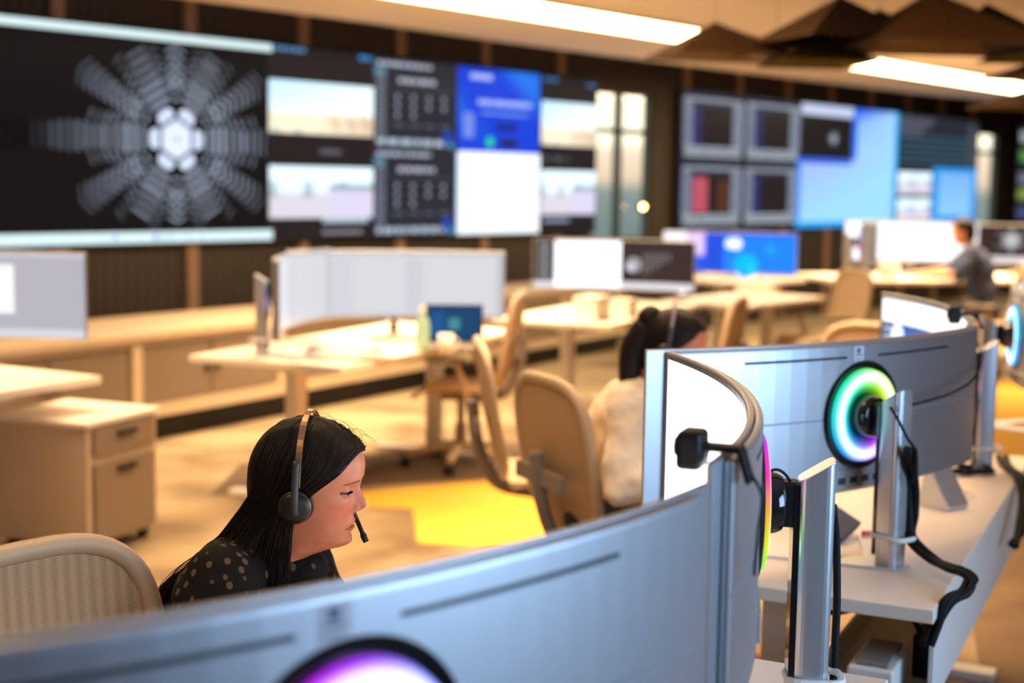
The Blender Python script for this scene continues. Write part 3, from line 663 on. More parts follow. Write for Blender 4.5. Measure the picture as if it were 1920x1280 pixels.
mB = monitor((0.378, 2.30, DZ), R(86.2), 1.235, 'ultrawide monitor seen edge-on with a glaring white screen facing the woman', p_white, hue=2.094, hs=1.5, emis=emat('glaring_screen_picture', 3.2))
mC = monitor((0.8236, 3.3737, DZ), 0.6292, 1.215, 'silver ultrawide monitor with the green and cyan ring light in the middle row', p_white, hue=1.0, hs=0.7)
mD = monitor((1.372, 4.451, DZ), R(86.6), 1.21, 'ultrawide monitor behind the green-ringed one, coloured windows on its screen', p_media, hue=5.4, hs=0.2)
GP = 'far ultrawide monitors on the desks at the back'
def p_leftfar(cv):
    cv.rect(0, 0, 1, 1, (0.50, 0.48, 0.54), 1); cv.rect(0.45, 0.28, 0.74, 0.86, (1.0, 1.0, 1.0), 2)
    for k in range(5): cv.rect(0.48 + 0.05 * k, 0.80, 0.51 + 0.05 * k, 0.81, (0.8, 0.8, 0.8), 3)
    cv.rect(0, 0, 1, 0.1, (0.72, 0.72, 0.78), 2); cv.rect(0, 0.94, 1, 1, (0.6, 0.58, 0.64), 2); cv.rect(0.5, 0.13, 0.6, 0.17, (0.3, 0.35, 0.5), 2)
def p_two(cv):
    cv.rect(0, 0, 1, 1, (0.58, 0.57, 0.60), 1); cv.rect(0.02, 0.04, 0.97, 0.95, (0.72, 0.72, 0.76), 2); cv.rect(0.15, 0.05, 0.3, 0.9, (0.69, 0.68, 0.74), 3); cv.rect(0.55, 0.05, 0.62, 0.9, (0.66, 0.65, 0.71), 3)
def p_dark(cv):
    cv.rect(0, 0, 1, 1, (0.03, 0.018, 0.018), 1); cv.rect(0, 0, 1, 0.14, (0.55, 0.52, 0.56), 2)
    cv.rect(0.13, 0.02, 0.54, 0.98, (1.05, 1.05, 1.05), 3)
    for k in range(9): cv.rect(0.03, 0.2 + 0.085 * k, 0.10, 0.24 + 0.085 * k, (0.22, 0.24, 0.26), 2)
    cv.disc(0.62, 0.5, 0.16, (0.25, 0.24, 0.26), 2); cv.disc(0.60, 0.45, 0.08, (0.5, 0.5, 0.55), 3)
    for k in range(6): cv.rect(0.68 + 0.03 * k, 0.3 + 0.06 * k, 0.70 + 0.03 * k, 0.75, (0.10, 0.09, 0.09), 2)
def p_blue(cv):
    cv.rect(0, 0, 1, 1, (0.01, 0.07, 0.55), 1); cv.rect(0, 0, 0.17, 1, (0.75, 0.70, 0.74), 2)
    cv.rect(0.17, 0.4, 0.31, 1, (0.45, 0.33, 0.65), 2)
    for k in range(5): cv.rect(0.19, 0.5 + 0.09 * k, 0.29, 0.54 + 0.09 * k, (0.75, 0.6, 0.8), 3)
    cv.rect(0.31, 0.0, 0.45, 1.0, (0.01, 0.06, 0.5), 2)
    cv.rect(0.45, 0.0, 1.0, 0.93, (0.01, 0.16, 0.72), 2); cv.disc(0.62, 0.18, 0.30, (0.0, 0.36, 0.95), 3); cv.disc(0.62, 0.1, 0.16, (0.05, 0.55, 0.85), 4); cv.disc(0.54, 0.72, 0.15, (0.75, 0.8, 1.0), 4); cv.disc(0.50, 0.72, 0.13, (0.75, 0.8, 1.0), 5)
    cv.disc(0.80, 0.6, 0.12, (0.01, 0.26, 0.85), 3)
def p_burst(cv):
    cv.rect(0, 0, 1, 1, (0.03, 0.018, 0.018), 1); cv.rect(0, 0.0, 1, 0.18, (0.8, 0.76, 0.78), 2)
    for k in range(6):
        a = R(60 * k + 30)
        cv.disc(0.30 + 0.055 * math.cos(a), 0.6 + 0.18 * math.sin(a), 0.09, (0.35, 0.34, 0.36), 3); cv.disc(0.30 + 0.11 * math.cos(a), 0.6 + 0.32 * math.sin(a), 0.06, (0.14, 0.13, 0.14), 2)
    cv.disc(0.30, 0.6, 0.14, (0.6, 0.6, 0.62), 4)
ZD = 0.73
def face_rz(fx, fy): return math.atan2(-fx, fy)
monitor((-2.36, 5.9, ZD), face_rz(0.12, -0.99), 1.265, 'monitor cut off by the left edge showing a white window on grey', p_leftfar, hue=1.0, group=GP, emis=E_scr)
monitor((-0.64, 7.75, ZD), face_rz(0.16, -0.987), 1.205, 'wide pale monitor on the desk with papers and the green bottle', p_two, hue=0.4, group=GP, emis=E_scr)
monitor((-1.09, 6.85, ZD), face_rz(0.985, -0.06), 1.225, 'pale monitor turned sideways at the left end of the papers desk, blue ring', p_two, hue=3.6, hs=0.15, ring=2.2, group=GP, emis=E_scr)
monitor((0.74, 10.4, ZD), face_rz(-0.15, -0.99), 1.185, 'dark monitor with one bright white page below the first window', p_dark, hue=1.0, group=GP, emis=E_scr_hi)
monitor((1.92, 12.6, ZD + .05), face_rz(-0.25, -0.97), 1.185, 'monitor with a vivid blue picture and a white strip at its left', p_blue, hue=2.0, group=GP, emis=E_scr_hi)
monitor((3.62, 13.0, 0.80), face_rz(-0.25, -0.97), 1.29, 'bright white monitor in front of the man in the teal shirt', p_white, hue=2.0, group=GP, emis=E_scr_hi)
monitor((4.86, 13.2, 0.80), face_rz(-0.3, -0.95), 1.27, 'dark monitor with a pale burst at the right edge behind the chair', p_burst, hue=2.0, group=GP, emis=E_scr)
monitor((3.02, 12.3, 0.80), face_rz(0.972, -0.21), 1.30, 'monitor seen edge-on with violet and blue ring left of the white screen', p_pale, hue=3.9, hs=0.3, group=GP, emis=E_scr)
monitor((1.91, 5.30, DZ), face_rz(0.985, -0.17), 1.215, 'silver monitor with a bright blue ring cut off at the right edge', p_white, hue=3.55, hs=0.05, ring=1.5)

# ---------------------------------------------------------------- webcams
def webcam(loc, rz, label, tilt=0.0):
    o = thing('webcam', label, 'webcam', loc, rz, 'webcams clipped on the monitors')   # +y looks along the screen's front
    b = MB(); b.box((0, 0.036, 0.002), (0.052, 0.034, 0.050), Matrix.Rotation(tilt, 3, 'X')); b.build('camera_body', M_black, o, bevel=0.008, seg=3)
    b = MB(); b.lathe([(0.0005, 0.006), (0.012, 0.006), (0.016, 0.0)], 20, Matrix.Translation((0, 0.0525, 0.004)) @ Matrix.Rotation(R(-90), 4, 'X')); b.build('lens', M_gloss, o)
    b = MB(); b.box((0, 0.000, 0.006), (0.030, 0.060, 0.009)); b.box((0, -0.033, -0.014), (0.030, 0.008, 0.046), Matrix.Rotation(R(-18), 3, 'X')); b.box((0, 0.020, -0.004), (0.034, 0.006, 0.018)); b.build('mounting_clip', M_black, o, bevel=0.003)
    b = MB(); b.tube(catmull([(0, -0.036, -0.02), (0, -0.055, -0.05), (0.01, -0.050, -0.10), (0.02, -0.045, -0.16)], 6), 0.0022, 6); b.build('usb_cable', M_rubber, o)
    return o
# ---------------------------------------------------------------- desks
def desk(K, rz, L, D, z, label, group='white height-adjustable desks', tray=False, inset=0.28):
    o = thing('desk', label, 'desk', (K[0], K[1], 0), rz, group)
    b = MB(); b.prism([(0, 0), (L, 0), (L, D), (0, D)], z - 0.032, z); b.build('desktop', M_white, o, bevel=0.003)
    for x in (inset, L - 0.28):
        b = MB(); b.box((x, D * 0.5, (z - 0.05) / 2 + 0.02), (0.10, 0.065, z - 0.09)); lg = b.build('leg', M_whitemetal, o, bevel=0.004)
        b = MB(); b.box((x, D * 0.5, 0.015), (0.08, D * 0.88, 0.03)); b.build('foot', M_whitemetal, lg, bevel=0.004)
    b = MB(); b.box((L / 2, D * 0.5, z - 0.052), (L - 0.3, 0.09, 0.035)); b.build('beam', M_whitemetal, o)
    if tray:
        b = MB(); x0, x1 = 0.06, L - 0.1
        b.box(((x0 + x1) / 2, 0.010, z - 0.135), (x1 - x0, 0.012, 0.20)); b.box(((x0 + x1) / 2, 0.13, z - 0.232), (x1 - x0, 0.24, 0.010)); b.box(((x0 + x1) / 2, 0.25, z - 0.20), (x1 - x0, 0.010, 0.07))
        b.build('cable_tray', M_whitemetal, o, bevel=0.002)
    return o
RZ = math.atan2(0.902, 0.431)
desk((0.90, 2.926), RZ, 1.95, 0.80, DZ, 'white desk under the monitor with the green ring light, corner pointing at us', tray=True)
desk((-0.128, 0.78), RZ, 1.90, 0.80, DZ, 'nearest white desk, mostly hidden below the foreground monitor', tray=True)
desk((2.80, 4.55), RZ, 1.9, 0.80, DZ, 'white desk at the right edge carrying the blue-ringed monitor', tray=True)
bs = desk((-1.754, 6.03), math.atan2(0.48, -0.876), 1.25, 0.78, ZD, 'white desk corner at the left edge above the beige pedestal', inset=0.66)
desk((-0.778, 6.446), math.atan2(0.907, 0.42), 2.0, 0.86, ZD, 'white desk with papers and bottle behind the woman with long hair')
desk((0.60, 8.60), math.atan2(0.907, 0.42), 1.9, 0.80, ZD, 'bright white desk in front of the dark monitor, third row back')
desk((1.70, 10.15), math.atan2(0.80, 0.60), 1.3, 0.75, ZD, 'bright white desk right of the headset wearer, before the blue monitor')
desk((2.05, 11.9), math.atan2(0.80, 0.60), 0.95, 1.0, ZD + .05, 'white desk carrying the vivid blue monitor')
desk((2.80, 12.10), math.atan2(0.25, 0.97), 3.0, 1.02, 0.80, 'farthest white desk where the man in the teal shirt works')

# pedestal
pd = thing('drawer_pedestal', 'beige drawer pedestal standing on the floor at the left', 'cabinet', (-1.73, 5.72, 0), R(68))
b = MB(); b.box((0.24, 0.24, 0.305), (0.47, 0.47, 0.50)); b.build('carcass', M_cab, pd, bevel=0.004)
b = MB(); b.box((0.24, 0.24, 0.568), (0.50, 0.50, 0.024)); b.build('top_panel', M_white, pd, bevel=0.004)
for z0, z1 in ((0.43, 0.545), (0.075, 0.395)):
    b = MB(); b.box((0.24, -0.003, (z0 + z1) / 2), (0.40, 0.018, z1 - z0)); d = b.build('drawer', M_cabdoor, pd, bevel=0.003)
    b = MB(); b.box((0.24, -0.022, z1 - 0.035), (0.12, 0.022, 0.018)); b.build('handle', M_black, d, bevel=0.004)
for x in (0.05, 0.43):
    for y in (0.05, 0.43):
        b = MB(); b.lathe([(0.001, -0.012), (0.027, -0.012), (0.027, 0.012), (0.001, 0.012)], 16, Matrix.Translation((x, y, 0.027)) @ Matrix.Rotation(R(90), 4, 'X')); b.build('caster', M_black, pd)

# ---------------------------------------------------------------- task chairs (front = +x)
def make_chair(label):
    o = thing('task_chair', label, 'chair', (0, 0, 0), 0, 'tan mesh task chairs')
    def back(u, v):     # u across -1..1, v up -1..1
        z = 0.72 + 0.25 * v; y = 0.245 * u; return Vector((-0.235 - 0.16 * (z - 0.46) + 0.22 * y * y * 4 * 0.5 - 0.03 * math.sin((z - 0.46) * 5), y, z))
    def loop(k, n, q=1.0):
        a = 2 * math.pi * k / n; e = 0.58
        return (q * math.copysign(abs(math.cos(a)) ** e, math.cos(a)) * (1.0 if math.sin(a) > 0 else 1.0 - 0.10 * abs(math.sin(a))), q * math.copysign(abs(math.sin(a)) ** e, math.sin(a)))
    b = MB(); pts = [back(*loop(k, 56)) for k in range(56)]; b.tube(pts, 0.0175, 10, closed=True); b.build('back_frame', M_taupe, o, smooth=True)
    b = MB(); vs = []; n = 56; rings = 12
    for r_ in range(rings + 1):
        for k in range(n): vs.append(back(*loop(k, n, r_ / rings * 0.985)))
    fs = [(r_ * n + k, r_ * n + (k + 1) % n, (r_ + 1) * n + (k + 1) % n, (r_ + 1) * n + k) for r_ in range(rings) for k in range(n)]
    vs2 = [v - Vector((0.004, 0, 0)) for v in vs]; m = len(vs)
    b.add(vs + vs2, fs + [tuple(i + m for i in f[::-1]) for f in fs]); b.build('back_mesh', M_mesh, o, smooth=True)
    b = MB(); b.tube(catmull([(-0.10, 0, 0.38), (-0.25, 0, 0.42), (-0.325, 0, 0.56), (-0.352, 0, 0.74)], 6), 0.024, 8); b.box((-0.338, 0, 0.66), (0.02, 0.32, 0.05)); b.build('back_spine', M_padgrey, o, smooth=False)
    b = MB(); vs = []; nx, ny = 14, 12
    for i in range(nx + 1):
        for j in range(ny + 1):
            x = -0.22 + 0.46 * i / nx; y = (-0.24 + 0.48 * j / ny) * (1.0 if i < nx - 2 else 1 - 0.05 * (i - nx + 2)); z = 0.455 - 0.05 * max(0, (x - 0.12) / 0.12) ** 2 + 0.25 * y * y
            vs.append((x, y, z))
    fs = [(i * (ny + 1) + j, (i + 1) * (ny + 1) + j, (i + 1) * (ny + 1) + j + 1, i * (ny + 1) + j + 1) for i in range(nx) for j in range(ny)]; m = len(vs)
    b.add(vs + [(x, y, z - 0.02) for x, y, z in vs], fs + [tuple(i + m for i in f[::-1]) for f in fs])
    rim = [i * (ny + 1) for i in range(nx + 1)] + [nx * (ny + 1) + j for j in range(1, ny + 1)] + [i * (ny + 1) + ny for i in range(nx - 1, -1, -1)] + [j for j in range(ny - 1, 0, -1)]
    b.f += [(rim[k], rim[(k + 1) % len(rim)], rim[(k + 1) % len(rim)] + m, rim[k] + m) for k in range(len(rim))]
    b.build('seat', M_mesh, o, smooth=True)
    b = MB(); b.box((-0.02, 0, 0.405), (0.24, 0.20, 0.05)); b.build('tilt_mechanism', M_padgrey, o, bevel=0.012)
    for s in (-1, 1):
        b = MB(); b.tube(catmull([(-0.08, s * 0.12, 0.40), (-0.08, s * 0.27, 0.43), (-0.06, s * 0.285, 0.52), (-0.02, s * 0.285, 0.615)], 6), 0.017, 8); ar = b.build('armrest', M_taupe, o, smooth=True)
        b = MB(); b.box((0.02, s * 0.285, 0.630), (0.25, 0.085, 0.028)); b.build('arm_pad', M_padgrey, ar, bevel=0.012)
    b = MB(); b.lathe([(0.001, 0.09), (0.034, 0.09), (0.034, 0.24), (0.022, 0.24), (0.022, 0.39), (0.001, 0.39)], 16); b.build('gas_column', M_padgrey, o)
    for k in range(5):
        a = 2 * math.pi * k / 5 + 0.3; ca, sa = math.cos(a), math.sin(a)
        b = MB(); b.tube([(0, 0, 0.115), (ca * 0.16, sa * 0.16, 0.10), (ca * 0.31, sa * 0.31, 0.075)], [0.03, 0.024, 0.018], 8); lg = b.build('leg', M_taupe, o)
        b = MB()
        for q in (-1, 1): b.lathe([(0.001, -0.01), (0.028, -0.01), (0.028, 0.01), (0.001, 0.01)], 16, Matrix.Translation((ca * 0.31 - sa * 0.016 * q, sa * 0.31 + ca * 0.016 * q, 0.028)) @ Matrix.Rotation(a + math.pi / 2, 4, 'Z') @ Matrix.Rotation(R(90), 4, 'Y'))
        b.tube([(ca * 0.31, sa * 0.31, 0.03), (ca * 0.31, sa * 0.31, 0.08)], 0.008, 6); b.build('caster', M_black, lg)
    return o
ch = make_chair('large tan mesh chair back in the lower left corner behind the woman'); ch.location = (-0.53, 2.03, -0.0); ch.rotation_euler = (0, 0, R(-38))
CG = 'tan mesh task chairs'
for (x, y, rz, lab) in [
    (-0.74, 2.60, R(20), 'chair the long-haired woman sits on, hidden behind the tan mesh chair back'),
    (0.40, 4.54, R(25), 'grey tan chair back beside the person in the cream shirt'),
    (0.20, 5.45, R(5), 'chair seen edge-on just left of the grey tan chair back'),
    (-0.28, 7.85, R(172), 'tan chair facing left at the end of the desk with papers, five-star base in view'),
    (0.93, 7.8, R(160), 'brown chair back peeking out behind the headset wearer\'s head'),
    (2.28, 10.6, R(200), 'tall tan chair at the right end of the blue monitor\'s desk'),
    (3.95, 11.95, R(165), 'chair of the man in the teal shirt'),
    (1.78, 6.6, R(60), 'dark-looking chair just above the green-ringed monitor\'s top edge'),
]: dup(ch, (x, y, 0), rz, lab, CG)

# ---------------------------------------------------------------- people
def bake(o, mods):
    for kind, kw in mods:
        m = o.modifiers.new(kind, kind)
        for k, v in kw.items(): setattr(m, k, v)
    dg = bpy.context.evaluated_depsgraph_get(); dg.update()
    me = bpy.data.meshes.new_from_object(o.evaluated_get(dg), depsgraph=dg)
    o.modifiers.clear(); old = o.data; o.data = me; me.name = old.name
    me.polygons.foreach_set('use_smooth', [True] * len(me.polygons)); me.update()
    return o
XF = [(-.20, -.03), (-.15, 0.0), (-.114, .022), (-.103, .042), (-.093, .064), (-.087, .0810), (-.078, .0930), (-.069, .0920), (-.060, .0902), (-.046, .0908), (-.033, .0900), (-.025, .0888), (-.010, .0880), (.005, .0880), (.020, .0875), (.032, .0935), (.045, .0985), (.065, .0985), (.085, .090), (.10, .0755), (.113, .052), (.122, .022), (.125, 0.001)]
XB = [(-.20, -.125), (-.15, -.10), (-.11, -.078), (-.08, -.074), (-.05, -.080), (-.02, -.089), (.02, -.094), (.05, -.092), (.08, -.080), (.10, -.063), (.115, -.040), (.122, -.018), (.125, -.001)]
XW = [(-.20, .060), (-.15, .052), (-.11, .051), (-.095, .050), (-.085, .0505), (-.07, .0535), (-.05, .058), (-.02, .065), (.02, .0705), (.05, .073), (.08, .066), (.10, .052), (.115, .034), (.122, .016), (.125, .001)]
def G(a, s): return math.exp(-(a / s) ** 2)
EYE = (0.0690, 0.0325, 0.0165)
def head_pt(phi, z, feat=True):
    xf, xb, wd = sinterp(z, XF), sinterp(z, XB), sinterp(z, XW)
    c, s = math.cos(phi), math.sin(phi)
    if c >= 0:
        nfx = 2.35 if z > -.055 else 2.35 - 0.55 * sstep(-.055, -.085, z)
        if z < -.1: nfx = 2.0
        x = max(0, xf) * abs(c) ** (2 / nfx) if xf > 0.0 else xf * abs(c); y = wd * math.copysign(abs(s) ** (2 / nfx), s)
        if xf < 0.0: x = xf * abs(c)
    else:
        x = xb * abs(c) ** (2 / 2.1) * 1.0; y = wd * math.copysign(abs(s) ** (2 / 2.1), s)
    if z < -.1:   # slanting neck: shift the whole ring instead
        mid = (xf + xb) / 2; hw = (xf - xb) / 2; x = mid + hw * c; y = wd * s
        k = sstep(-.1, -.112, z)
        if k < 1:
            xf0 = sinterp(-.1, XF); 
            x = x
    if feat and c > 0 and z > -.1:
        ay = abs(y); fr = sstep(0.0, 0.35, c)
        # nose
        h = sinterp(z, [(-.033, 0), (-.0255, .003), (-.0205, .011), (-.015, .0195), (-.008, .0235), (-.001, .0215), (.007, .0170), (.015, .0120), (.024, .0068), (.033, .0028), (.042, 0)])
        wn = interp(z, [(-.03, .0095), (-.016, .0098), (-.006, .0085), (.01, .0078), (.03, .0085)])
        dx = h * math.exp(-(ay / wn) ** 2.2)
        dx += 0.0100 * G(ay - .0140, .0048) * G(z + .0150, .0075)
        # eye sockets, brow ridge, cheek bones
        dx -= 0.0115 * G(ay - .027, .0135) * G(z - .020, .0105)
        dx -= 0.0045 * G(ay - .014, .006) * G(z - .022, .009)
        dx += 0.0030 * G(ay - .030, .018) * G(z - .040, .0065)
        dx += 0.0045 * G(ay - .047, .016) * G(z + .004, .014)
        dx -= 0.0030 * G(ay - .045, .014) * G(z + .042, .016)
        # mouth
        lipw = math.exp(-(ay / .021) ** 4)
        dx += 0.0040 * lipw * G(z + .0405, .0044) + 0.0040 * lipw * G(z + .0520, .0048) - 0.0016 * lipw * G(z + .0620, .005)
        dx -= 0.0042 * math.exp(-(ay / .0245) ** 6) * G(z + .0465 + 0.006 * (ay / .025) ** 2 , .0015)
        dx -= 0.0022 * G(ay - .0262, .004) * G(z + .0505, .005)
        dx -= 0.0012 * G(ay, .003) * G(z + .034, .005)
        dx -= 0.0009 * G(ay - (.019 + max(0, (-.02 - z)) * 0.45), .0035) * sstep(-.052, -.04, z) * sstep(-.016, -.026, z)
        x += dx * fr
        # eyelids wrap the eyeball; the almond opening is sunk
        dy, dz = ay - EYE[1], z - EYE[2]
        rr = 0.0148 ** 2 - dy * dy - dz * dz
        if rr > 0:
            xl = EYE[0] + math.sqrt(rr); x = x + (max(x, xl) - x) * sstep(0.0, 0.00005, rr) if xl > x else x
            q = 1 - (dy / .0160) ** 2
            if q > 0 and -0.0046 * q < dz < 0.0018 * q: x = min(x, EYE[0] + math.sqrt(max(0, .0132 ** 2 - dy * dy - dz * dz)) - .0022)
    return Vector((x, y, z))
def head_grid(nphi=200, fine=True, low=-.19):
    zs = [low]
    while zs[-1] < .1248:
        z = zs[-1]; st = (0.0011 if -.072 < z < .046 else 0.0026) if fine else 0.005
        if z > .112: st = 0.0016
        zs.append(z + st)
    zs[-1] = .1249
    vs = []
    for z in zs:
        for k in range(nphi):
            t = 2 * math.pi * k / nphi; ph = t - 0.6 * math.sin(t); vs.append(head_pt(ph, z))
    n = len(zs); fs = [(j * nphi + k, j * nphi + (k + 1) % nphi, (j + 1) * nphi + (k + 1) % nphi, (j + 1) * nphi + k) for j in range(n - 1) for k in range(nphi)]
    fs += [tuple(range(nphi - 1, -1, -1)), tuple((n - 1) * nphi + k for k in range(nphi))]
    return vs, fs
def headM(H, yaw, pit, roll=0.0): return Matrix.Translation(H) @ Matrix.Rotation(yaw, 4, 'Z') @ Matrix.Rotation(pit, 4, 'Y') @ Matrix.Rotation(roll, 4, 'X')
def m_skin(name, base):
    m, t, b = newmat(name); a = t.nodes.new('ShaderNodeAttribute'); a.attribute_name = 'Col'
    n = t.nodes.new('ShaderNodeTexNoise'); n.inputs['Scale'].default_value = 60; n.inputs['Detail'].default_value = 4; c = t.nodes.new('ShaderNodeTexCoord')
    r = t.nodes.new('ShaderNodeMapRange'); r.inputs[3].default_value = 0.84; r.inputs[4].default_value = 1.14
    mx = t.nodes.new('ShaderNodeMix'); mx.data_type = 'RGBA'; mx.blend_type = 'MULTIPLY'; mx.inputs[0].default_value = 1
    bp = t.nodes.new('ShaderNodeBump'); bp.inputs['Strength'].default_value = 0.12; bp.inputs['Distance'].default_value = 0.001
    n2 = t.nodes.new('ShaderNodeTexNoise'); n2.inputs['Scale'].default_value = 700
    t.links.new(c.outputs['Object'], n.inputs['Vector']); t.links.new(c.outputs['Object'], n2.inputs['Vector']); t.links.new(n.outputs['Fac'], r.inputs[0]); t.links.new(r.outputs[0], mx.inputs[7]); t.links.new(a.outputs['Color'], mx.inputs[6])
    t.links.new(mx.outputs[2], b.inputs['Base Color']); t.links.new(n2.outputs['Fac'], bp.inputs['Height']); t.links.new(bp.outputs[0], b.inputs['Normal'])
    b.inputs['Roughness'].default_value = 0.42; b.inputs['Subsurface Weight'].default_value = 0.25; b.inputs['Subsurface Radius'].default_value = (0.012, 0.005, 0.003); b.inputs['Subsurface Scale'].default_value = 0.5
    return m
M_skin = m_skin('skin', None)
def skin_color(p, base):
    x, y, z = p; ay = abs(y); c = Vector(base)
    if x > 0.02 and z > -.11:
        red = Vector((base[0] * 1.02, base[1] * 0.68, base[2] * 0.66))
        c = c.lerp(red, 0.65 * G(ay - .042, .02) * G(z + .014, .018) + 0.45 * G(ay, .014) * G(z + .012, .012))
        mz = -.0465 - 0.006 * (ay / .025) ** 2
        lip = sstep(.0255, .020, ay) * max(sstep(-.0365 - 0.0005, -.039, z) * sstep(-.060, -.0565, z), 0)
        hl = 0.0075 * (1 - (ay / .026) ** 2)
        lip = 1.0 if (ay < .0255 and mz - hl * 1.15 < z < mz + hl and x > 0.05) else 0.0
        c = c.lerp(Vector((base[0] * 0.72, base[1] * 0.42, base[2] * 0.44)), 0.8 * lip)
        if abs(z - mz) < .0011 and ay < .025 and x > .05: c = c.lerp(Vector((.12, .04, .04)), .75)
        # brow
        if .010 < ay < .052 and x > .03:
            t = (ay - .010) / .042; bz = .0365 + .0050 * math.sin(min(1, t * 1.25) * 2.3) - 0.007 * t; th = .0042 * (1 - 0.6 * t)
            k = sstep(th, th * 0.55, abs(z - bz)); c = c.lerp(Vector((.045, .022, .018)), 0.85 * k)
        # lash line
        dy, dz = ay - EYE[1], z - EYE[2]; q = 1 - (dy / .0168) ** 2
        if q > 0 and x > .04:
            if abs(dz - .0027 * q) < .0015: c = c.lerp(Vector((.02, .012, .012)), .92)
            elif abs(dz + .0050 * q) < .0010: c = c.lerp(Vector((.14, .06, .05)), .6)
            elif -.011 < dz < -.004: c = c.lerp(Vector((base[0] * .75, base[1] * .62, base[2] * .66)), .35 * q)
    return c
def hand(b, wr, d, up, side, curl=0.5, s=1.0):
    """palm and five fingers; wr wrist, d pointing direction, up back of the hand, side = thumb side"""
    wr, d, up, side = Vector(wr), Vector(d).normalized(), Vector(up).normalized(), Vector(side).normalized()
    b.rcone(wr, .024 * s, wr + d * .045 * s, .023 * s, 12)
    for k in range(4): b.rcone(wr + d * .02 * s + side * (.012 - .011 * k) * s, .0155 * s, wr + d * .082 * s + side * (.029 - .019 * k) * s, .0125 * s, 10)
    L = [.070, .079, .073, .056]
    for k in range(4):
        p = wr + d * .084 * s + side * (.029 - .0195 * k) * s; a = 0.15; dirn = d.copy(); r_ = .0092 * s
        for j, f in enumerate((.45, .30, .25)):
            ang = curl * (0.5 + 0.35 * j) + 0.04 * k; a += ang * 0.6; dn = (d * math.cos(a) - up * math.sin(a)); q = p + dn * L[k] * f * s; b.rcone(p, r_, q, r_ * .9, 10); p = q; r_ *= .9
    p = wr + d * .022 * s + side * .022 * s
    for j, (f, r0) in enumerate(((.045, .0125), (.032, .0105), (.024, .009))):
        dn = (d * (0.6 + 0.18 * j) + side * (0.75 - 0.3 * j) - up * (.25 + .1 * j)).normalized(); q = p + dn * f * s; b.rcone(p, r0 * s, q, r0 * .88 * s, 10); p = q
def frame_of(fwd, up):
    f = Vector(fwd).normalized(); u = (Vector(up) - f * Vector(up).dot(f)).normalized(); l = u.cross(f)
    return Matrix((f, l, u)).transposed()      # columns: forward, left, up
def body_parts(J, what, g=0.0):
    """round-cone bodies in world space; g grows them for clothing"""
    b = MB(); up = (J['neck'] - J['pelvis']).normalized(); F = frame_of(J['fwd'], up)
    if what in ('body', 'top'):
        upc = (J['neck'] - J['waist']).normalized(); Fc = frame_of(J['fwd'], upc)
        b.ellipsoid(J['chest'], (.105 + g, .150 + g, .175 + g), Fc, 28, 18); b.ellipsoid(J['chest'] - upc * .03 + Vector(J['fwd']) * .03, (.09 + g, .13 + g, .10 + g), Fc, 28, 18)
        b.ellipsoid(J['waist'], (.098 + g, .135 + g, .15 + g), Fc, 28, 18)
        for s in ('L', 'R'):
            b.rcone(J['neck'] - upc * .02, .052 + g, J['sh' + s], .050 + g); b.rcone(J['chest'] + upc * .06, .085 + g, J['sh' + s] - upc * .03, .052 + g)
            b.rcone(J['sh' + s], .052 + g, J['el' + s], .040 + g)
            e, wv_ = J['el' + s], J['wr' + s]
            if s == 'R' and what == 'top' and 'collar' in J:
                for q in J['collar']: b.rcone(*q)
            if what == 'body': b.rcone(e, .040, wv_, .0255)
            else: sl = J.get('sleeve', 0.8); b.rcone(e, .040 + g, e.lerp(wv_, sl), .030 + g * 1.2)
    if what == 'body': b.rcone(J['neck'] - up * .03, .056, J['neckt'], .050)
    if what in ('body', 'bottom'):
        b.ellipsoid(J['pelvis'], (.115 + g, .165 + g, .125 + g), frame_of(J['fwd'], (0, 0, 1)), 28, 18)
        for s in ('L', 'R'):
            b.rcone(J['hip' + s], .085 + g, J['kn' + s], .058 + g); b.rcone(J['kn' + s], .057 + g, J['an' + s] + Vector((0, 0, .02 if what == 'body' else .06)), .036 + g * 1.5)
    if what == 'body':
        for s in ('L', 'R'):
            b.rcone(J['an' + s] + Vector((0, 0, .0)), .036, J['an' + s] + Vector(J['fwd']) * .13 - Vector((0, 0, .03)), .032)
            d = (J['wr' + s] - J['el' + s]); d.z *= 0.2; lat = Vector((-J['fwd'][1], J['fwd'][0], 0)); side = lat * (-1 if s == 'L' else 1)
            hand(b, J['wr' + s], d, (0, 0, 1), side - d.normalized() * side.dot(d.normalized()), 0.45, J.get('hs', 0.95))
    return b
def pose(fwd, pelvis, waist, chest, neck, neckt, shw=0.165, el=None, wr=None, sleeve=0.8, drop=.025):
    f = Vector((*fwd, 0)).normalized(); lat = Vector((-f.y, f.x, 0)); V = Vector
    J = dict(fwd=tuple(f), pelvis=V(pelvis), waist=V(waist), chest=V(chest), neck=V(neck), neckt=V(neckt), sleeve=sleeve)
    for s, q in (('L', 1), ('R', -1)):
        J['sh' + s] = V(neck) + lat * shw * q - V((0, 0, drop)); J['el' + s] = V(el[s]); J['wr' + s] = V(wr[s])
        J['hip' + s] = V(pelvis) + lat * .09 * q - V((0, 0, .02)); J['kn' + s] = J['hip' + s] + f * .42 + lat * .03 * q + V((0, 0, -.005)); J['an' + s] = J['kn' + s] + f * .0 + V((0, 0, .075 - J['kn' + s].z))
    return J
def to_local(o, root):
    for v in o.data.vertices: v.co -= root.location
    o.parent = root; return o
def color_body(o, M, base):
    inv = M.inverted(); me = o.data
    at = me.color_attributes.new('Col', 'FLOAT_COLOR', 'POINT')
    for i, v in enumerate(me.vertices):
        p = inv @ v.co; c = skin_color(p, base) if -.12 < p.z < .13 and abs(p.y) < .09 and abs(p.x) < .16 else Vector(base)
        at.data[i].color = (c[0], c[1], c[2], 1)
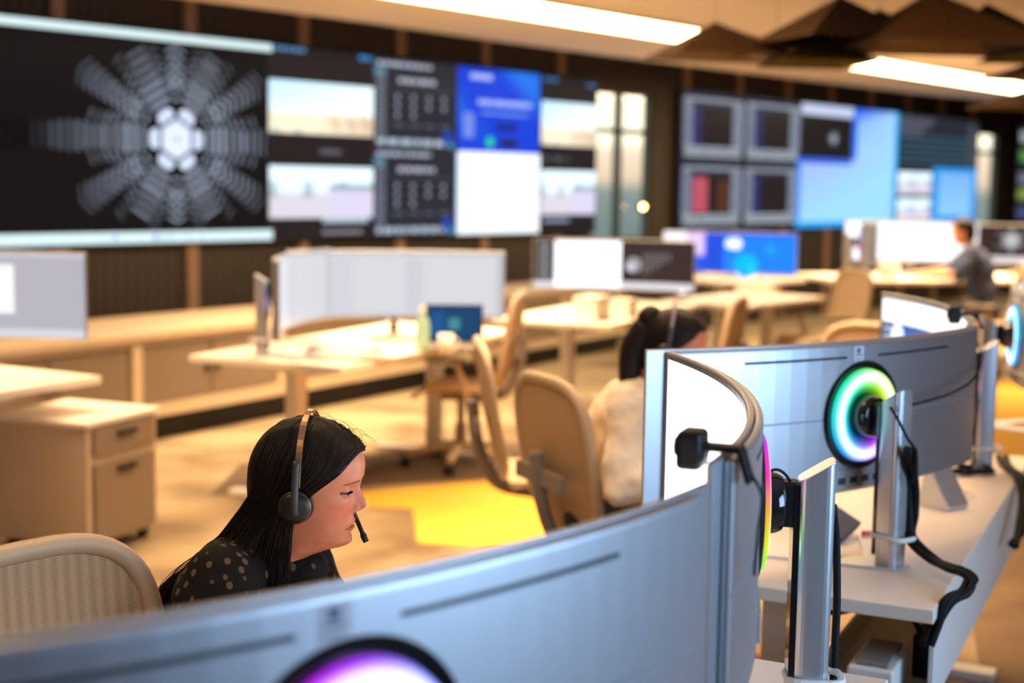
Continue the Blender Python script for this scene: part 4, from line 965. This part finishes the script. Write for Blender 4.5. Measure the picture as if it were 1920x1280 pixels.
def person(label, J, M, base, top_m, bot_m, fine=False, vox=0.006):
    root = thing('person', label, 'person', (J['pelvis'].x, J['pelvis'].y, 0))
    b = body_parts(J, 'body')
    if not fine:
        vs, fs = head_grid(72, False); b.add([M @ v for v in vs], fs)
        for s in (-1, 1): b.ellipsoid(M @ Vector((-.008, s * .073, .0)), (.016, .008, .030), M.to_3x3())
        o = b.build('body', M_skin); bake(o, [('REMESH', dict(mode='VOXEL', voxel_size=vox)), ('SMOOTH', dict(iterations=2, factor=.5))])
    else:
        o = b.build('body_base'); bake(o, [('REMESH', dict(mode='VOXEL', voxel_size=.004)), ('SMOOTH', dict(iterations=5, factor=.5))])
        vs, fs = head_grid(220, True); hb = MB(); hb.add([M @ v for v in vs], fs); h = hb.build('body', M_skin, fix=True)
        bake(h, [('BOOLEAN', dict(operation='UNION', object=o, solver='EXACT'))])
        bpy.data.objects.remove(o); o = h; o.data.materials.clear(); o.data.materials.append(M_skin)
    color_body(o, M, base); to_local(o, root)
    tx = bpy.data.textures.new('cloth_folds', 'CLOUDS'); tx.noise_scale = .085
    t = body_parts(J, 'top', .020).build('blouse' if fine else 'shirt', top_m); bake(t, [('REMESH', dict(mode='VOXEL', voxel_size=.010)), ('SMOOTH', dict(iterations=16, factor=.6)), ('DISPLACE', dict(texture=tx, strength=.022 if fine else .034, mid_level=.5, texture_coords='LOCAL'))]); to_local(t, root)
    t2 = body_parts(J, 'bottom', .011).build('trousers', bot_m); bake(t2, [('REMESH', dict(mode='VOXEL', voxel_size=.008)), ('SMOOTH', dict(iterations=6, factor=.5))]); to_local(t2, root)
    for s in ('L', 'R'):
        b = MB(); a = J['an' + s]; f = Vector(J['fwd']); b.rcone(a - Vector((0, 0, .028)) - f * .03, .042, a + f * .15 - Vector((0, 0, .045)), .03); sh = b.build('shoe', M_black); to_local(sh, root)
    return root
def m_hair(name, col):
    m, t, b = newmat(name); b.inputs['Base Color'].default_value = (*col, 1); b.inputs['Roughness'].default_value = 0.5; b.inputs['Specular IOR Level'].default_value = 0.16
    return m
M_hair = m_hair('dark_brown_hair', (0.010, 0.006, 0.005)); M_hairb = m_hair('black_hair', (0.012, 0.009, 0.008))
XH = [(-.3, -.01), (-.03, 0.004), (0, .015), (.018, .026), (.039, .047), (.060, .066), (.088, .082), (.10, .2)]
def hair_cap(M, th=.012, hl=XH, low=-.07, name='hair'):
    b = MB(); nphi, nz = 96, 60; vs = []
    for j in range(nz + 1):
        z = low + (.1249 - low) * (j / nz) ** 0.9 if j < nz else .1249
        for k in range(nphi):
            ph = 2 * math.pi * k / nphi; p = head_pt(ph, z, False); e = .002
            n = (head_pt(ph + .02, z, False) - head_pt(ph - .02, z, False)).cross(head_pt(ph, min(z + e, .1249), False) - head_pt(ph, z - e, False))
            n = n.normalized() if n.length > 1e-9 else Vector((0, 0, 1))
            if n.dot(Vector((p.x, p.y, p.z))) < 0: n = -n
            if z > .115: n = Vector((p.x * 4, p.y * 4, 1)).normalized()
            k_ = sstep(-.004, .034, interp(z, hl) - p.x) ** .7; vs.append(M @ (p + n * (-.010 + (th * (1 - .55 * sstep(.02, .08, p.x)) + .010) * k_)))
    fs = [(j * nphi + k, j * nphi + (k + 1) % nphi, (j + 1) * nphi + (k + 1) % nphi, (j + 1) * nphi + k) for j in range(nz) for k in range(nphi)]
    fs += [tuple(range(nphi - 1, -1, -1)), tuple(nz * nphi + k for k in range(nphi))]
    b.add(vs, fs); return b
def skull_out(p, off):
    """push a head-local point out to at least `off` above the scalp"""
    z = max(-.09, min(.1245, p.z)); ph = math.atan2(p.y, p.x)
    rad = math.hypot(p.x, p.y)
    # surface radius in that direction
    best = None
    lo, hi = -math.pi, math.pi
    c = math.atan2(p.y / max(1e-4, sinterp(z, XW)), p.x / (max(1e-4, sinterp(z, XF)) if p.x > 0 else max(1e-4, -sinterp(z, XB))))
    q = head_pt(c, z, False); rq = math.hypot(q.x, q.y)
    k = max(rad, 1e-5)
    if p.z > .085:
        return p
    if rad < rq + off: return Vector((p.x / k * (rq + off), p.y / k * (rq + off), p.z))
    return p

# ---- the woman with long dark hair
def m_blouse():
    m, t, b = newmat('black_blouse_with_tan_leaves'); b.inputs['Roughness'].default_value = 0.8; b.inputs['Specular IOR Level'].default_value = 0.15
    c = t.nodes.new('ShaderNodeTexCoord'); mp_ = t.nodes.new('ShaderNodeMapping'); mp_.inputs['Scale'].default_value = (1.0, 1.0, 0.75); mp_.inputs['Rotation'].default_value = (0.3, 0.5, 0.2)
    v = t.nodes.new('ShaderNodeTexVoronoi'); v.inputs['Scale'].default_value = 46; v.inputs['Randomness'].default_value = 0.55
    cr = t.nodes.new('ShaderNodeValToRGB'); cr.color_ramp.elements[0].position = 0.23; cr.color_ramp.elements[0].color = (0.11, 0.075, 0.045, 1); cr.color_ramp.elements[1].position = 0.29; cr.color_ramp.elements[1].color = (0.008, 0.007, 0.008, 1)
    t.links.new(c.outputs['Object'], mp_.inputs['Vector']); t.links.new(mp_.outputs[0], v.inputs['Vector']); t.links.new(v.outputs['Distance'], cr.inputs[0]); t.links.new(cr.outputs[0], b.inputs['Base Color'])
    return m
M_blouse = m_blouse(); M_jean = mat('dark_trousers', (0.02, 0.022, 0.03), 0.8)
HW = Vector((-0.365, 2.50, 1.019)); JWC = [((-.44, 2.52, .865), .080, (-.378, 2.507, .866), .056)]; MWm = headM(HW, R(-3), R(7), R(0))
JW = pose((.97, -.24), (-.74, 2.60, .545), (-.63, 2.57, .61), (-.515, 2.54, .710), (-.455, 2.525, .905), (-.415, 2.512, .955), .150,
          el=dict(L=(-.37, 2.74, .71), R=(-.525, 2.275, .72)), wr=dict(L=(-.155, 2.60, .735), R=(-.285, 2.16, .735)), sleeve=.75)
JW['collar'] = JWC
woman = person('woman with long dark hair in a black leaf-patterned blouse leaning at her desk', JW, MWm, (0.68, 0.235, 0.125), M_blouse, M_jean, fine=True)
E_white = mat('eye_white', (0.48, 0.40, 0.36), 0.2); E_iris = mat('dark_iris', (0.03, 0.016, 0.01), 0.1)
for s in (-1, 1):
    b = MB(); b.ellipsoid((0, 0, 0), (.0134, .0134, .0134), None, 24, 16); e = b.build('eye', E_white, woman, smooth=True); e.location = MWm @ Vector((EYE[0], s * EYE[1], EYE[2])) - woman.location
    b = MB(); d = Vector((.97, 0.05, -.22)).normalized(); Mi = (d.to_track_quat('Z', 'Y')).to_matrix().to_4x4()
    b.lathe([(.0005, .01395), (.0030, .0137), (.0050, .0131), (.0068, .0121)], 20, MWm.to_3x3().to_4x4() @ Mi); b.build('iris', E_iris, e, smooth=True)
for s in (-1, 1):
    b = MB()
    for k in range(22):
        dy = (-1 + 2 * k / 21) * .0150; q = 1 - (dy / .0160) ** 2; dz = .0020 * q
        c0 = Vector((EYE[0] + math.sqrt(max(0, .0146 ** 2 - dy * dy - dz * dz)), s * (EYE[1] + dy), EYE[2] + dz))
        b.tube([MWm @ c0, MWm @ (c0 + Vector((.0035, s * dy * .12, -.0006))), MWm @ (c0 + Vector((.0058, s * dy * .22, .0006)))], [.0007, .0006, .0002], 4)
    to_local(b.build('eyelashes', M_hair), woman)
# hair: cap, falling mass and loose strands in one mesh
hb = hair_cap(MWm, .013)
rnd = random.Random(3)
def strand_path(s, sd, dep, u2):
    """s 0 front .. 1 back, sd -1 camera side / +1 far side, dep layer depth"""
    xs = .094 - .170 * s; zs = interp(xs, [(-.1, .045), (-.085, .072), (-.06, .103), (-.02, .121), (.03, .119), (.06, .108), (.083, .092), (.095, .080)])
    A = Vector((xs, .008 + sd * -.002, zs + .006 + dep * .4 + .004 * s))
    xe = .014 - .105 * s
    m1 = Vector((xs * .86 + .004 - .02 * s, sd * (.040 + .012 * math.sin(s * 3)), zs * .86 + .016))
    m2 = Vector((xs * .52 + .004 - .034 * s, sd * (.066 - .006 * s), .060 - .004 * s))
    m3 = Vector((xe + .006, sd * (.080 - .030 * s ** 2 + dep), .010 - .01 * s)); m4 = Vector((xe - .016, sd * (.081 - .035 * s ** 2 + dep), -.045))
    P = [A, m1, m2, m3, m4]
    P = [skull_out(p, .010 + dep) if i else p for i, p in enumerate(P)]
    return P
def world_drop(p4, s, sd, u2, ln):
    w = MWm @ p4; fx = Vector((.97, -.24, 0)); lt = Vector((.24, .97, 0))
    spread = -s * .115
    w1 = w + fx * (spread * .5 - .004) + lt * sd * .006 + Vector((0, 0, -.075))
    w2 = w1 + fx * (spread * .8 - .002 + u2 * .012) + lt * sd * (-.004 + u2 * .02) + Vector((0, 0, -.085))
    w3 = w2 + fx * (spread * .5 + u2 * .02) + lt * sd * (u2 * .02) + Vector((0, 0, -.09)) * ln
    return [w1, w2, w3]
NS = 2600
for i in range(NS):
    s = rnd.random() ** 0.9; sd = -1 if rnd.random() < .68 else 1; dep = rnd.random() * .016; u2 = rnd.uniform(-1, 1)
    P = [MWm @ p for p in strand_path(s, sd, dep, u2)]
    P4 = MWm.inverted() @ P[-1]
    P += world_drop(P4, s, sd, u2, rnd.uniform(.5, 1.7))
    wa, wp, wf = rnd.uniform(.001, .009), rnd.uniform(0, 6.28), rnd.uniform(.9, 1.6)
    jit = rnd.uniform(-1, 1) * .0025
    P = [p + Vector((jit, jit * .5, rnd.uniform(-.0015, .0015))) for p in P]
    if sd > 0 and s < .25: P = P[:5] + [P[5] + Vector((.02, 0, 0)), P[6] + Vector((.045, -.02, 0)), P[7] + Vector((.06, -.03, 0))]
    C_ = catmull(P, 5); n = len(C_)
    for k in range(20, n):
        g_ = min(1, (k - 20) / 8); C_[k] = C_[k] + Vector((math.sin(k * .45 * wf + wp), math.cos(k * .38 * wf + wp), 0)) * wa * g_
    r0 = rnd.uniform(.0006, .0015)
    hb.tube(C_, [r0 * (1 - .75 * max(0, (k / (n - 1) - .6) / .4)) for k in range(n)], 4, cap=False)
# fly-away hairs
for i in range(230):
    s = rnd.uniform(.4, 1.0); sd = -1 if rnd.random() < .6 else 1
    P = [MWm @ p for p in strand_path(s, sd, .018, 0)][3:]
    w_ = P[-1]; a = rnd.uniform(.3, 1.3)
    P += [w_ + Vector((-.03 * a, rnd.uniform(-.03, .02), -.05)), w_ + Vector((-.075 * a, rnd.uniform(-.05, .03), -.095 - .02 * rnd.random())), w_ + Vector((-.10 * a - .02 * rnd.random(), rnd.uniform(-.06, .04), -.15 - .06 * rnd.random()))]
    hb.tube(catmull(P, 5), .00045, 3, cap=False)
for i in range(70):
    x0 = rnd.uniform(-.06, .075); z0 = interp(x0, [(-.06, .112), (0, .130), (.05, .118), (.08, .098)]); sd = rnd.uniform(-.03, .03); a = rnd.uniform(0, 1)
    P = [Vector((x0, sd, z0)), Vector((x0 + .010, sd * 1.2, z0 + .005 + .006 * a)), Vector((x0 + .020 + .006 * a, sd * 1.5, z0 + .005 * a)), Vector((x0 + .024 + .012 * a, sd * 1.8, z0 - .012 + .010 * a))]
    hb.tube(catmull([MWm @ p for p in P], 5), .00028, 3, cap=False)
ho = hb.build('hair', M_hair, smooth=True); to_local(ho, woman)

# headset on the woman
def headset(M, label, band_m, mic=True, group=None, tr=None):
    o = thing('headset', label, 'headset', M.translation, 0); L = Matrix.Translation(-M.translation) @ M
    def W3(p): return L @ Vector(p)
    cx, cz = .002, -.006
    arc = []
    for k in range(33):
        a = math.pi * (k / 32); arc.append((cx - .012 * math.sin(a), -.106 * math.cos(a) * (1 if abs(math.cos(a)) < .8 else 1), .030 + .117 * math.sin(a) ** 0.9 if math.sin(a) > 0 else .03))
    b = MB(); vs = []
    n = len(arc)
    for i, p in enumerate(arc):
        p = Vector(p); a = math.pi * i / (n - 1); nrm = Vector((0, -math.cos(a), math.sin(a))); w2 = Vector((.0058, 0, 0))
        vs += [W3(p - w2 - nrm * .0016), W3(p + w2 - nrm * .0016), W3(p + w2 + nrm * .0016), W3(p - w2 + nrm * .0016)]
    fs = [(3, 2, 1, 0), (4 * n - 4, 4 * n - 3, 4 * n - 2, 4 * n - 1)] + [(4 * i + k, 4 * i + (k + 1) % 4, 4 * i + 4 + (k + 1) % 4, 4 * i + 4 + k) for i in range(n - 1) for k in range(4)]
    b.add(vs, fs); b.build('headband', band_m, o, bevel=.0012)
    for s in (-1, 1):
        b = MB(); b.tube([W3(q) for q in catmull([(cx - .006, s * .1045, .076), (cx - .003, s * .1115, .04), (cx + .001, s * .1155, .006), (cx + .004, s * .1145, cz - .010)], 5)], .0068, 10); b.build('slider_arm', M_hsarm, o, smooth=True)
        Mr_ = L @ Matrix.Translation((cx, s * .095, cz)) @ Matrix.Rotation(R(-90 * s), 4, 'X')
        b = MB(); b.lathe([(.001, .018), (.020, .018), (.0250, .0155), (.0275, .011), (.0280, .004), (.027, 0), (.001, 0)], 40, Mr_); ec = b.build('ear_cup', M_hscup, o, smooth=True)
        b = MB(); b.lathe([(.012, .0), (.028, .0), (.0305, -.006), (.028, -.013), (.012, -.013)], 40, Mr_); b.build('ear_cushion', M_black, ec, smooth=True)
        b = MB(); b.lathe([(.0272, .0105), (.0287, .0095), (.0287, .0075), (.0276, .0065)], 40, Mr_); b.build('cup_rim', M_hsrim, ec, smooth=True)
    if mic:
        P = catmull([(cx + .022, .104, cz - .01), (cx + .05, .088, -.024), (.078, .055, -.032), (.096, .012, -.041), (.1110, 0.0, -.061)], 7)
        b = MB(); b.tube([W3(p) for p in P], .0042, 8); bo = b.build('microphone_boom', M_black, o, smooth=True)
        b = MB(); q0, q1 = Vector(P[-1]), Vector(P[-1]) + (Vector(P[-1]) - Vector(P[-4])).normalized() * .016; b.tube([W3(q0), W3(q0.lerp(q1, .3)), W3(q1)], [.0052, .0060, .0052], 10); b.build('microphone_tip', M_black, bo, smooth=True)
    return o
M_hsarm = mat('headset_grey_arm', (0.035, 0.036, 0.042), 0.45); M_hscup = mat('headset_cup', (0.012, 0.010, 0.010), 0.4); M_hsrim = mat('headset_rim', (0.20, 0.15, 0.11), 0.3, 0.6)
M_band = mat('headset_bronze_band', (0.34, 0.19, 0.10), 0.22, 0.6); M_band2 = mat('headset_grey_band', (0.30, 0.24, 0.27), 0.4)
headset(MWm, 'black headset with a bronze band and microphone worn by the long-haired woman', M_band)

# ---- second person, cream shirt
M_cream = mat('cream_shirt', (0.80, 0.70, 0.58), 0.85, noise=.08, nscale=20); M_teal = mat('dark_teal_shirt', (0.025, 0.042, 0.10), 0.85); M_rust = mat('rust_trousers', (0.16, 0.05, 0.03), 0.8)
H2 = Vector((0.497, 4.40, 1.062)); M2 = headM(H2, R(-6), R(14))
J2 = pose((.93, -.36), (.30, 4.49, .545), (.33, 4.475, .66), (.365, 4.45, .78), (.415, 4.425, .93), (.45, 4.415, .985), .165,
          el=dict(L=(.50, 4.66, .72), R=(.33, 4.16, .68)), wr=dict(L=(.70, 4.52, .735), R=(.58, 4.10, .735)), sleeve=.55)
p2 = person('person in a cream shirt with tied dark hair and a headset behind the middle monitor', J2, M2, (0.62, 0.22, 0.12), M_cream, M_jean)
b2 = hair_cap(M2, .014)
b2.ellipsoid(M2 @ Vector((-.088, 0, .075)), (.042, .045, .048))
b2.tube(catmull([M2 @ Vector((-.09, 0, .05)), M2 @ Vector((-.115, -.01, -.02)), M2 @ Vector((-.11, -.02, -.09)), M2 @ Vector((-.09, -.03, -.17))], 6), [.05 - .0012 * k for k in range(19)], 12)
h2 = b2.build('hair', M_hairb, smooth=True); to_local(h2, p2)
headset(M2 @ Matrix.Translation((-.02, 0, .006)), 'headset with a pale grey band worn by the person in the cream shirt', M_band2, mic=False)
# ---- man in teal
H3 = Vector((3.90, 12.35, 1.215)); M3 = headM(H3, R(160), R(10))
J3 = pose((-.94, .34), (4.10, 12.28, .55), (4.07, 12.29, .72), (4.03, 12.30, .88), (3.965, 12.33, 1.075), (3.935, 12.34, 1.13), .19,
          el=dict(L=(3.78, 12.05, .87), R=(3.86, 12.60, .86)), wr=dict(L=(3.56, 12.16, .85), R=(3.62, 12.56, .85)), sleeve=.05)
p3 = person('man in a dark teal shirt typing at the far white monitor', J3, M3, (0.62, 0.26, 0.13), M_teal, M_jean, vox=.008)
h3 = hair_cap(M3, .010).build('hair', M_hairb, smooth=True); to_local(h3, p3)
H4 = Vector((4.98, 12.45, 1.22)); M4 = headM(H4, R(165), R(8))
J4 = pose((-.96, .26), (5.15, 12.40, .55), (5.12, 12.41, .72), (5.09, 12.42, .88), (5.03, 12.44, 1.08), (5.0, 12.45, 1.135), .18,
          el=dict(L=(4.75, 12.25, .86), R=(4.80, 12.65, .86)), wr=dict(L=(4.45, 12.36, .86), R=(4.50, 12.62, .86)), sleeve=.05)
p4 = person('person at the right edge, only a bare forearm in view', J4, M4, (0.62, 0.26, 0.13), M_rust, M_rust, vox=.008)
h4 = hair_cap(M4, .010).build('hair', M_hairb, smooth=True); to_local(h4, p4)

# ---------------------------------------------------------------- webcams and desk things
webcam((0.2665, 1.782, 1.236), R(69), 'black webcam clipped on the monitor with the glaring white screen')
webcam((1.318, 4.106, 1.212), R(75.5), 'black webcam clipped on the monitor showing coloured windows')
def cable(pts, r, m, label, name='cable', n=8, group=None, bundle=1):
    b = MB(); C_ = catmull(pts, n); o = Vector(C_[0]); rr = random.Random(len(pts))
    for k in range(bundle):
        ph = 6.28 * k / max(1, bundle); q = 0 if bundle == 1 else r * 1.1
        b.tube([p - o + Vector((math.cos(ph + i * .12) * q, math.sin(ph + i * .12) * q, abs(math.sin(ph + i * .12)) * q * .3)) for i, p in enumerate(C_)], r, 7)
    x = b.build(name, m, None, o, smooth=True); tag(x, label, 'cable', group); return x
cable([(.915, 3.215, .98), (.938, 3.26, .90), (.942, 3.27, .82), (.940, 3.26, .765), (0.971, 3.2, 0.729), (0.987, 3.12, 0.73), (1.004, 3.06, 0.735), (1.01, 3.03, 0.724), (0.984, 3.0, 0.706), (0.944, 2.98, 0.688), (0.90, 2.965, .60)], .0085, M_rubber, 'thick black cable bundle running from the stand over the desk edge in the middle', 'cable_bundle', 8, 'black cables on the middle desk', 3)
cable([(.872, 3.235, 1.075), (.885, 3.215, 1.05), (.905, 3.205, 1.01), (.925, 3.205, .98), (.930, 3.215, .94), (.928, 3.225, .90)], .0035, M_rubber, 'thin black cable looping across the silver stand of the green-ringed monitor', 'cable')
cable([(1.345, 4.235, 1.17), (1.30, 3.93, 1.14), (1.19, 3.62, 1.10), (1.10, 3.50, 1.075), (1.00, 3.42, 1.06), (.97, 3.41, 1.055)], .0032, M_rubber, 'thin dark cable running down the back of the green-ringed monitor from the webcam', 'cable')
cable([(1.62, 4.62, .703), (1.585, 4.47, .70), (1.56, 4.28, .70), (1.535, 4.15, .66), (1.475, 4.02, .60), (1.43, 3.95, .57)], .011, M_rubber, 'black cable bundle drooping off the desk edge at the far right', 'cable_bundle', 8, None, 2)
b = MB(); rr = random.Random(9); pts = []
for k in range(90): a = k * .42; q = .045 + .022 * rr.random(); pts.append((q * math.cos(a) * 1.6, q * math.sin(a), .008 + .018 * rr.random()))
b.tube(catmull(pts, 3), .004, 6); o = b.build('coiled_cable', M_rubber, None, (1.42, 4.40, DZ), smooth=True); tag(o, 'coiled heap of black cable on the desk behind the green-ringed monitor', 'cable')
b = MB(); pts = [(.10 * math.cos(k * .55) * (1 + .3 * rr.random()), .14 * math.sin(k * .55) * (1 + .3 * rr.random()), .004 + .004 * rr.random()) for k in range(26)]
b.tube(catmull(pts, 4), .0022, 6); o = b.build('coiled_cable', M_whcable, None, (1.22, 4.10, DZ), smooth=True); tag(o, 'loose tangle of thin white cable on the desk near the silver wedge', 'cable')
# dark notebook leaning behind the stand, its red plug
dk = thing('docking_station', 'dark grey dock tilted on the desk left of the silver stand', 'dock', (.80, 3.55, DZ), R(-30))
Mx = Matrix.Rotation(R(28), 3, 'Y') @ Matrix.Rotation(R(10), 3, 'X')
b = MB(); b.box((0, 0, .055), (.16, .13, .022), Mx); b.build('case', mat('dark_grey_case', (.035, .035, .042), .5), dk, bevel=.004)
b = MB(); b.box((0, -.03, .022), (.03, .09, .044)); b.build('rest', M_black, dk, bevel=.003)
b = MB(); v0 = Mx @ Vector((.02, .01, .0113)); b.box(Vector((0, 0, .055)) + v0, (.018, .006, .001), Mx); b.box(Vector((0, 0, .055)) + Mx @ Vector((.02, -.008, .0113)), (.012, .005, .001), Mx); b.build('emblem', M_alu, dk)
cable([(.90, 3.55, DZ + .012), (.93, 3.56, DZ + .010), (.96, 3.59, DZ + .008), (1.0, 3.66, DZ + .006)], .006, M_red, 'short red cable end beside the dark grey dock', 'cable')
ws = thing('phone_stand', 'small silver wedge-shaped stand on the desk right of the monitor stand', 'phone stand', (1.215, 3.92, DZ), R(35))
b = MB()
prof = [(-.05, 0), (.05, 0), (.056, .006), (.030, .115), (.018, .120), (-.056, .012)]
b.add([(-.045, y, z) for y, z in prof] + [(.045, y, z) for y, z in prof], [tuple(range(5, -1, -1)), tuple(range(6, 12))] + [(i, (i + 1) % 6, 6 + (i + 1) % 6, 6 + i) for i in range(6)]); b.build('wedge', M_alu, ws, bevel=.004)
b = MB(); b.box((0, .062, .012), (.085, .02, .024)); b.build('lip', M_alu, ws, bevel=.003)
# power brick, adaptors in the tray
pbk = thing('power_supply', 'grey white power brick lying in the cable tray under the middle desk corner', 'power supply', (.865, 3.04, DZ - .227), RZ)
b = MB(); b.box((0.0, .045, .045), (.20, .10, .075)); b.build('case', M_whitemetal, pbk, bevel=.006)
b = MB(); b.box((0.0, .045, .088), (.17, .07, .010)); b.build('lid', M_padgrey, pbk, bevel=.002)
for k, (x, y, z_) in enumerate(((1.00, 3.19, .0), (1.06, 3.33, .0))):
    o = MB(); o.box((0, 0, .05), (.11, .07, .10)); q = o.build('adaptor', M_black, None, (x - .02, y, DZ - .227), bevel=.006); q.rotation_euler = (0, 0, RZ)
    tag(q, ['black power adaptor standing behind the grey power brick in the tray', 'second black power adaptor, deeper in the tray behind the first'][k], 'adaptor', 'black adaptors in the cable tray')
cable([(.93, 3.08, DZ - .12), (.90, 3.10, DZ - .07), (.82, 3.14, DZ - .06), (.74, 3.2, DZ - .09), (.66, 3.3, DZ - .08)], .007, M_rubber, 'black cable hanging under the middle desk above the power brick', 'cable')
cable([(.45, 2.52, .60), (.50, 2.56, .56), (.57, 2.64, .545), (.66, 2.74, .55), (.73, 2.82, .56)], .011, M_rubber, 'thick black cable below the desk left of the nearest silver stand', 'cable')
cable([(.42, 2.50, .66), (.47, 2.58, .60), (.56, 2.68, .565), (.66, 2.78, .56)], .008, M_rubber, 'thinner black cable curving above the thick one under the desk', 'cable')
cable([(.535, 2.31, 1.05), (.548, 2.33, .98), (.553, 2.33, .88), (.552, 2.325, .80), (.555, 2.32, .73), (.60, 2.30, .70)], .007, M_rubber, 'black cable hanging down the back of the nearest silver stand', 'cable')
cable([(.395, 2.27, 1.09), (.43, 2.28, 1.115), (.455, 2.285, 1.10), (.47, 2.29, 1.06)], .0025, M_rubber, 'tiny black cable arching from the ring to the nearest silver stand', 'cable')
# keyboards and mice for the two people in front
def keyboard(loc, rz, label):
    o = thing('keyboard', label, 'keyboard', loc, rz, 'keyboards on the desks'); b = MB(); b.box((0, 0, .008), (.43, .13, .014)); k = b.build('case', M_white, o, bevel=.003)
    b = MB()
    for r_ in range(5):
        for c_ in range(18): b.box((-.20 + .0235 * c_, -.045 + .0225 * r_, .0175), (.019, .018, .006))
    b.build('keys', M_whitemetal, k)
keyboard((-.12, 2.36, DZ), R(64), 'white keyboard under the hands of the long-haired woman')
# desk with papers: papers, bottle, cup, laptop
def papers(loc, n, lab, seed):
    rr = random.Random(seed)
    for k in range(n):
        b = MB(); b.box((0, 0, .003), (.21, .297, .006)); o = b.build('paper_stack', M_pil, None, (loc[0] + rr.uniform(-.02, .02), loc[1] + rr.uniform(-.02, .02), loc[2] + .0065 * k)); o.rotation_euler = (0, 0, rr.uniform(-.5, .5)); tag(o, lab[k], 'paper')
papers((-.98, 6.95, ZD), 2, ['white sheets of paper lying at the left of the papers desk, lower stack', 'white sheets of paper lying at the left of the papers desk, upper stack'], 1)
papers((-.62, 6.95, ZD), 1, ['white sheets of paper near the front corner of the papers desk'], 2)
b = MB(); pts = []
rr = random.Random(5); vs = []; n = 16
for j in range(8):
    for k in range(n): a = 6.283 * k / n; q = .12 * math.cos(j / 7 * 1.5) * (1 + .3 * rr.random()); vs.append((q * 1.5 * math.cos(a), q * math.sin(a), .10 * math.sin(j / 7 * 1.5) * (.8 + .3 * rr.random())))
b.add(vs, [(j * n + k, j * n + (k + 1) % n, (j + 1) * n + (k + 1) % n, (j + 1) * n + k) for j in range(7) for k in range(n)] + [tuple(range(n - 1, -1, -1)), tuple(7 * n + k for k in range(n))])
o = b.build('crumpled_cloth', M_pil, None, (-.80, 6.80, ZD), smooth=True); tag(o, 'crumpled white cloth heaped on the papers desk in front of the pale monitor', 'cloth')
bt = thing('water_bottle', 'pale green water bottle on the papers desk before the pale monitor', 'bottle', (-.45, 7.12, ZD))
b = MB(); b.lathe([(.001, 0), (.034, 0), (.036, .02), (.036, .13), (.030, .16), (.014, .185), (.013, .20), (.001, .20)], 24); b.build('body', mat('green_plastic', (.35, .55, .42), .2), bt, smooth=True)
b = MB(); b.lathe([(.001, .198), (.016, .198), (.016, .225), (.001, .225)], 20); b.build('cap', M_pil, bt)
lp = thing('laptop', 'open laptop with a dark blue screen on the papers desk', 'laptop', (-.30, 7.36, ZD), R(5))
b = MB(); b.box((0, -.10, .008), (.30, .21, .016)); b.build('base', M_padgrey, lp, bevel=.003)
b = MB(); Ml = Matrix.Rotation(R(-12), 3, 'X'); b.box((0, .03, .115), (.30, .010, .20), Ml); ld = b.build('lid', M_black, lp, bevel=.003)
cv = Canvas(Vector((0, .03, .115)) + Ml @ Vector((-.14, -.0055, -.092)), (1, 0, 0), Ml @ Vector((0, 0, 1)), Ml @ Vector((0, -1, 0)))
cv.rect(0, 0, .28, .184, (.01, .06, .16), 1); cv.rect(.11, .06, .17, .12, (.06, .28, .34), 2); cv.rect(.02, .03, .09, .15, (.01, .10, .30), 2); cv.build('screen', E_scr, ld)
mg = thing('mug', 'white mug on the papers desk beside the green bottle', 'mug', (-.33, 7.05, ZD))
b = MB(); b.lathe([(.001, 0), (.038, 0), (.040, .095), (.036, .095), (.034, .008), (.001, .008)], 24); b.build('cup', M_pil, mg, smooth=True)
b = MB(); b.tube([(.038 + .026 * math.sin(a), 0, .048 + .03 * math.cos(a)) for a in [math.pi * k / 8 for k in range(9)]], .005, 6); b.build('handle', M_pil, mg, smooth=True)
# tissue box, bowls and caddies on the further desks
for k, (x, y, z_, w_, d_, h_, lab) in enumerate([
    (.50, 8.95, ZD, .16, .24, .14, 'white box at the near end of the desk with the dark monitor'), (.72, 9.15, ZD, .13, .13, .11, 'small pale box beside the white box on the same desk'),
    (.95, 9.35, ZD, .20, .30, .05, 'flat white tray on the desk below the dark monitor'), (2.0, 11.6, ZD, .30, .22, .08, 'white flat box below the blue monitor'),
    (3.30, 12.5, .80, .16, .16, .12, 'white box on the far desk left of the man\'s hands')]):
    o = thing('storage_box', lab, 'box', (x, y, z_), R(64)); b = MB(); b.box((0, 0, h_ / 2), (d_, w_, h_)); b.build('carton', M_pil, o, bevel=.004); b = MB(); b.box((0, 0, h_ + .004), (d_ + .006, w_ + .006, .010)); b.build('lid', M_white, o, bevel=.002)
lamp = thing('desk_lamp', 'small round glowing lamp left of the vivid blue monitor', 'lamp', (1.26, 10.55, ZD))
b = MB(); b.lathe([(.001, 0), (.05, 0), (.05, .012), (.008, .018), (.008, .06), (.001, .06)], 20); b.build('base', M_whitemetal, lamp)
b = MB(); b.ellipsoid((0, 0, .105), (.05, .05, .05)); b.build('globe', emat('lamp_globe', 2.0, (.85, .93, 1.0)), lamp, smooth=True)
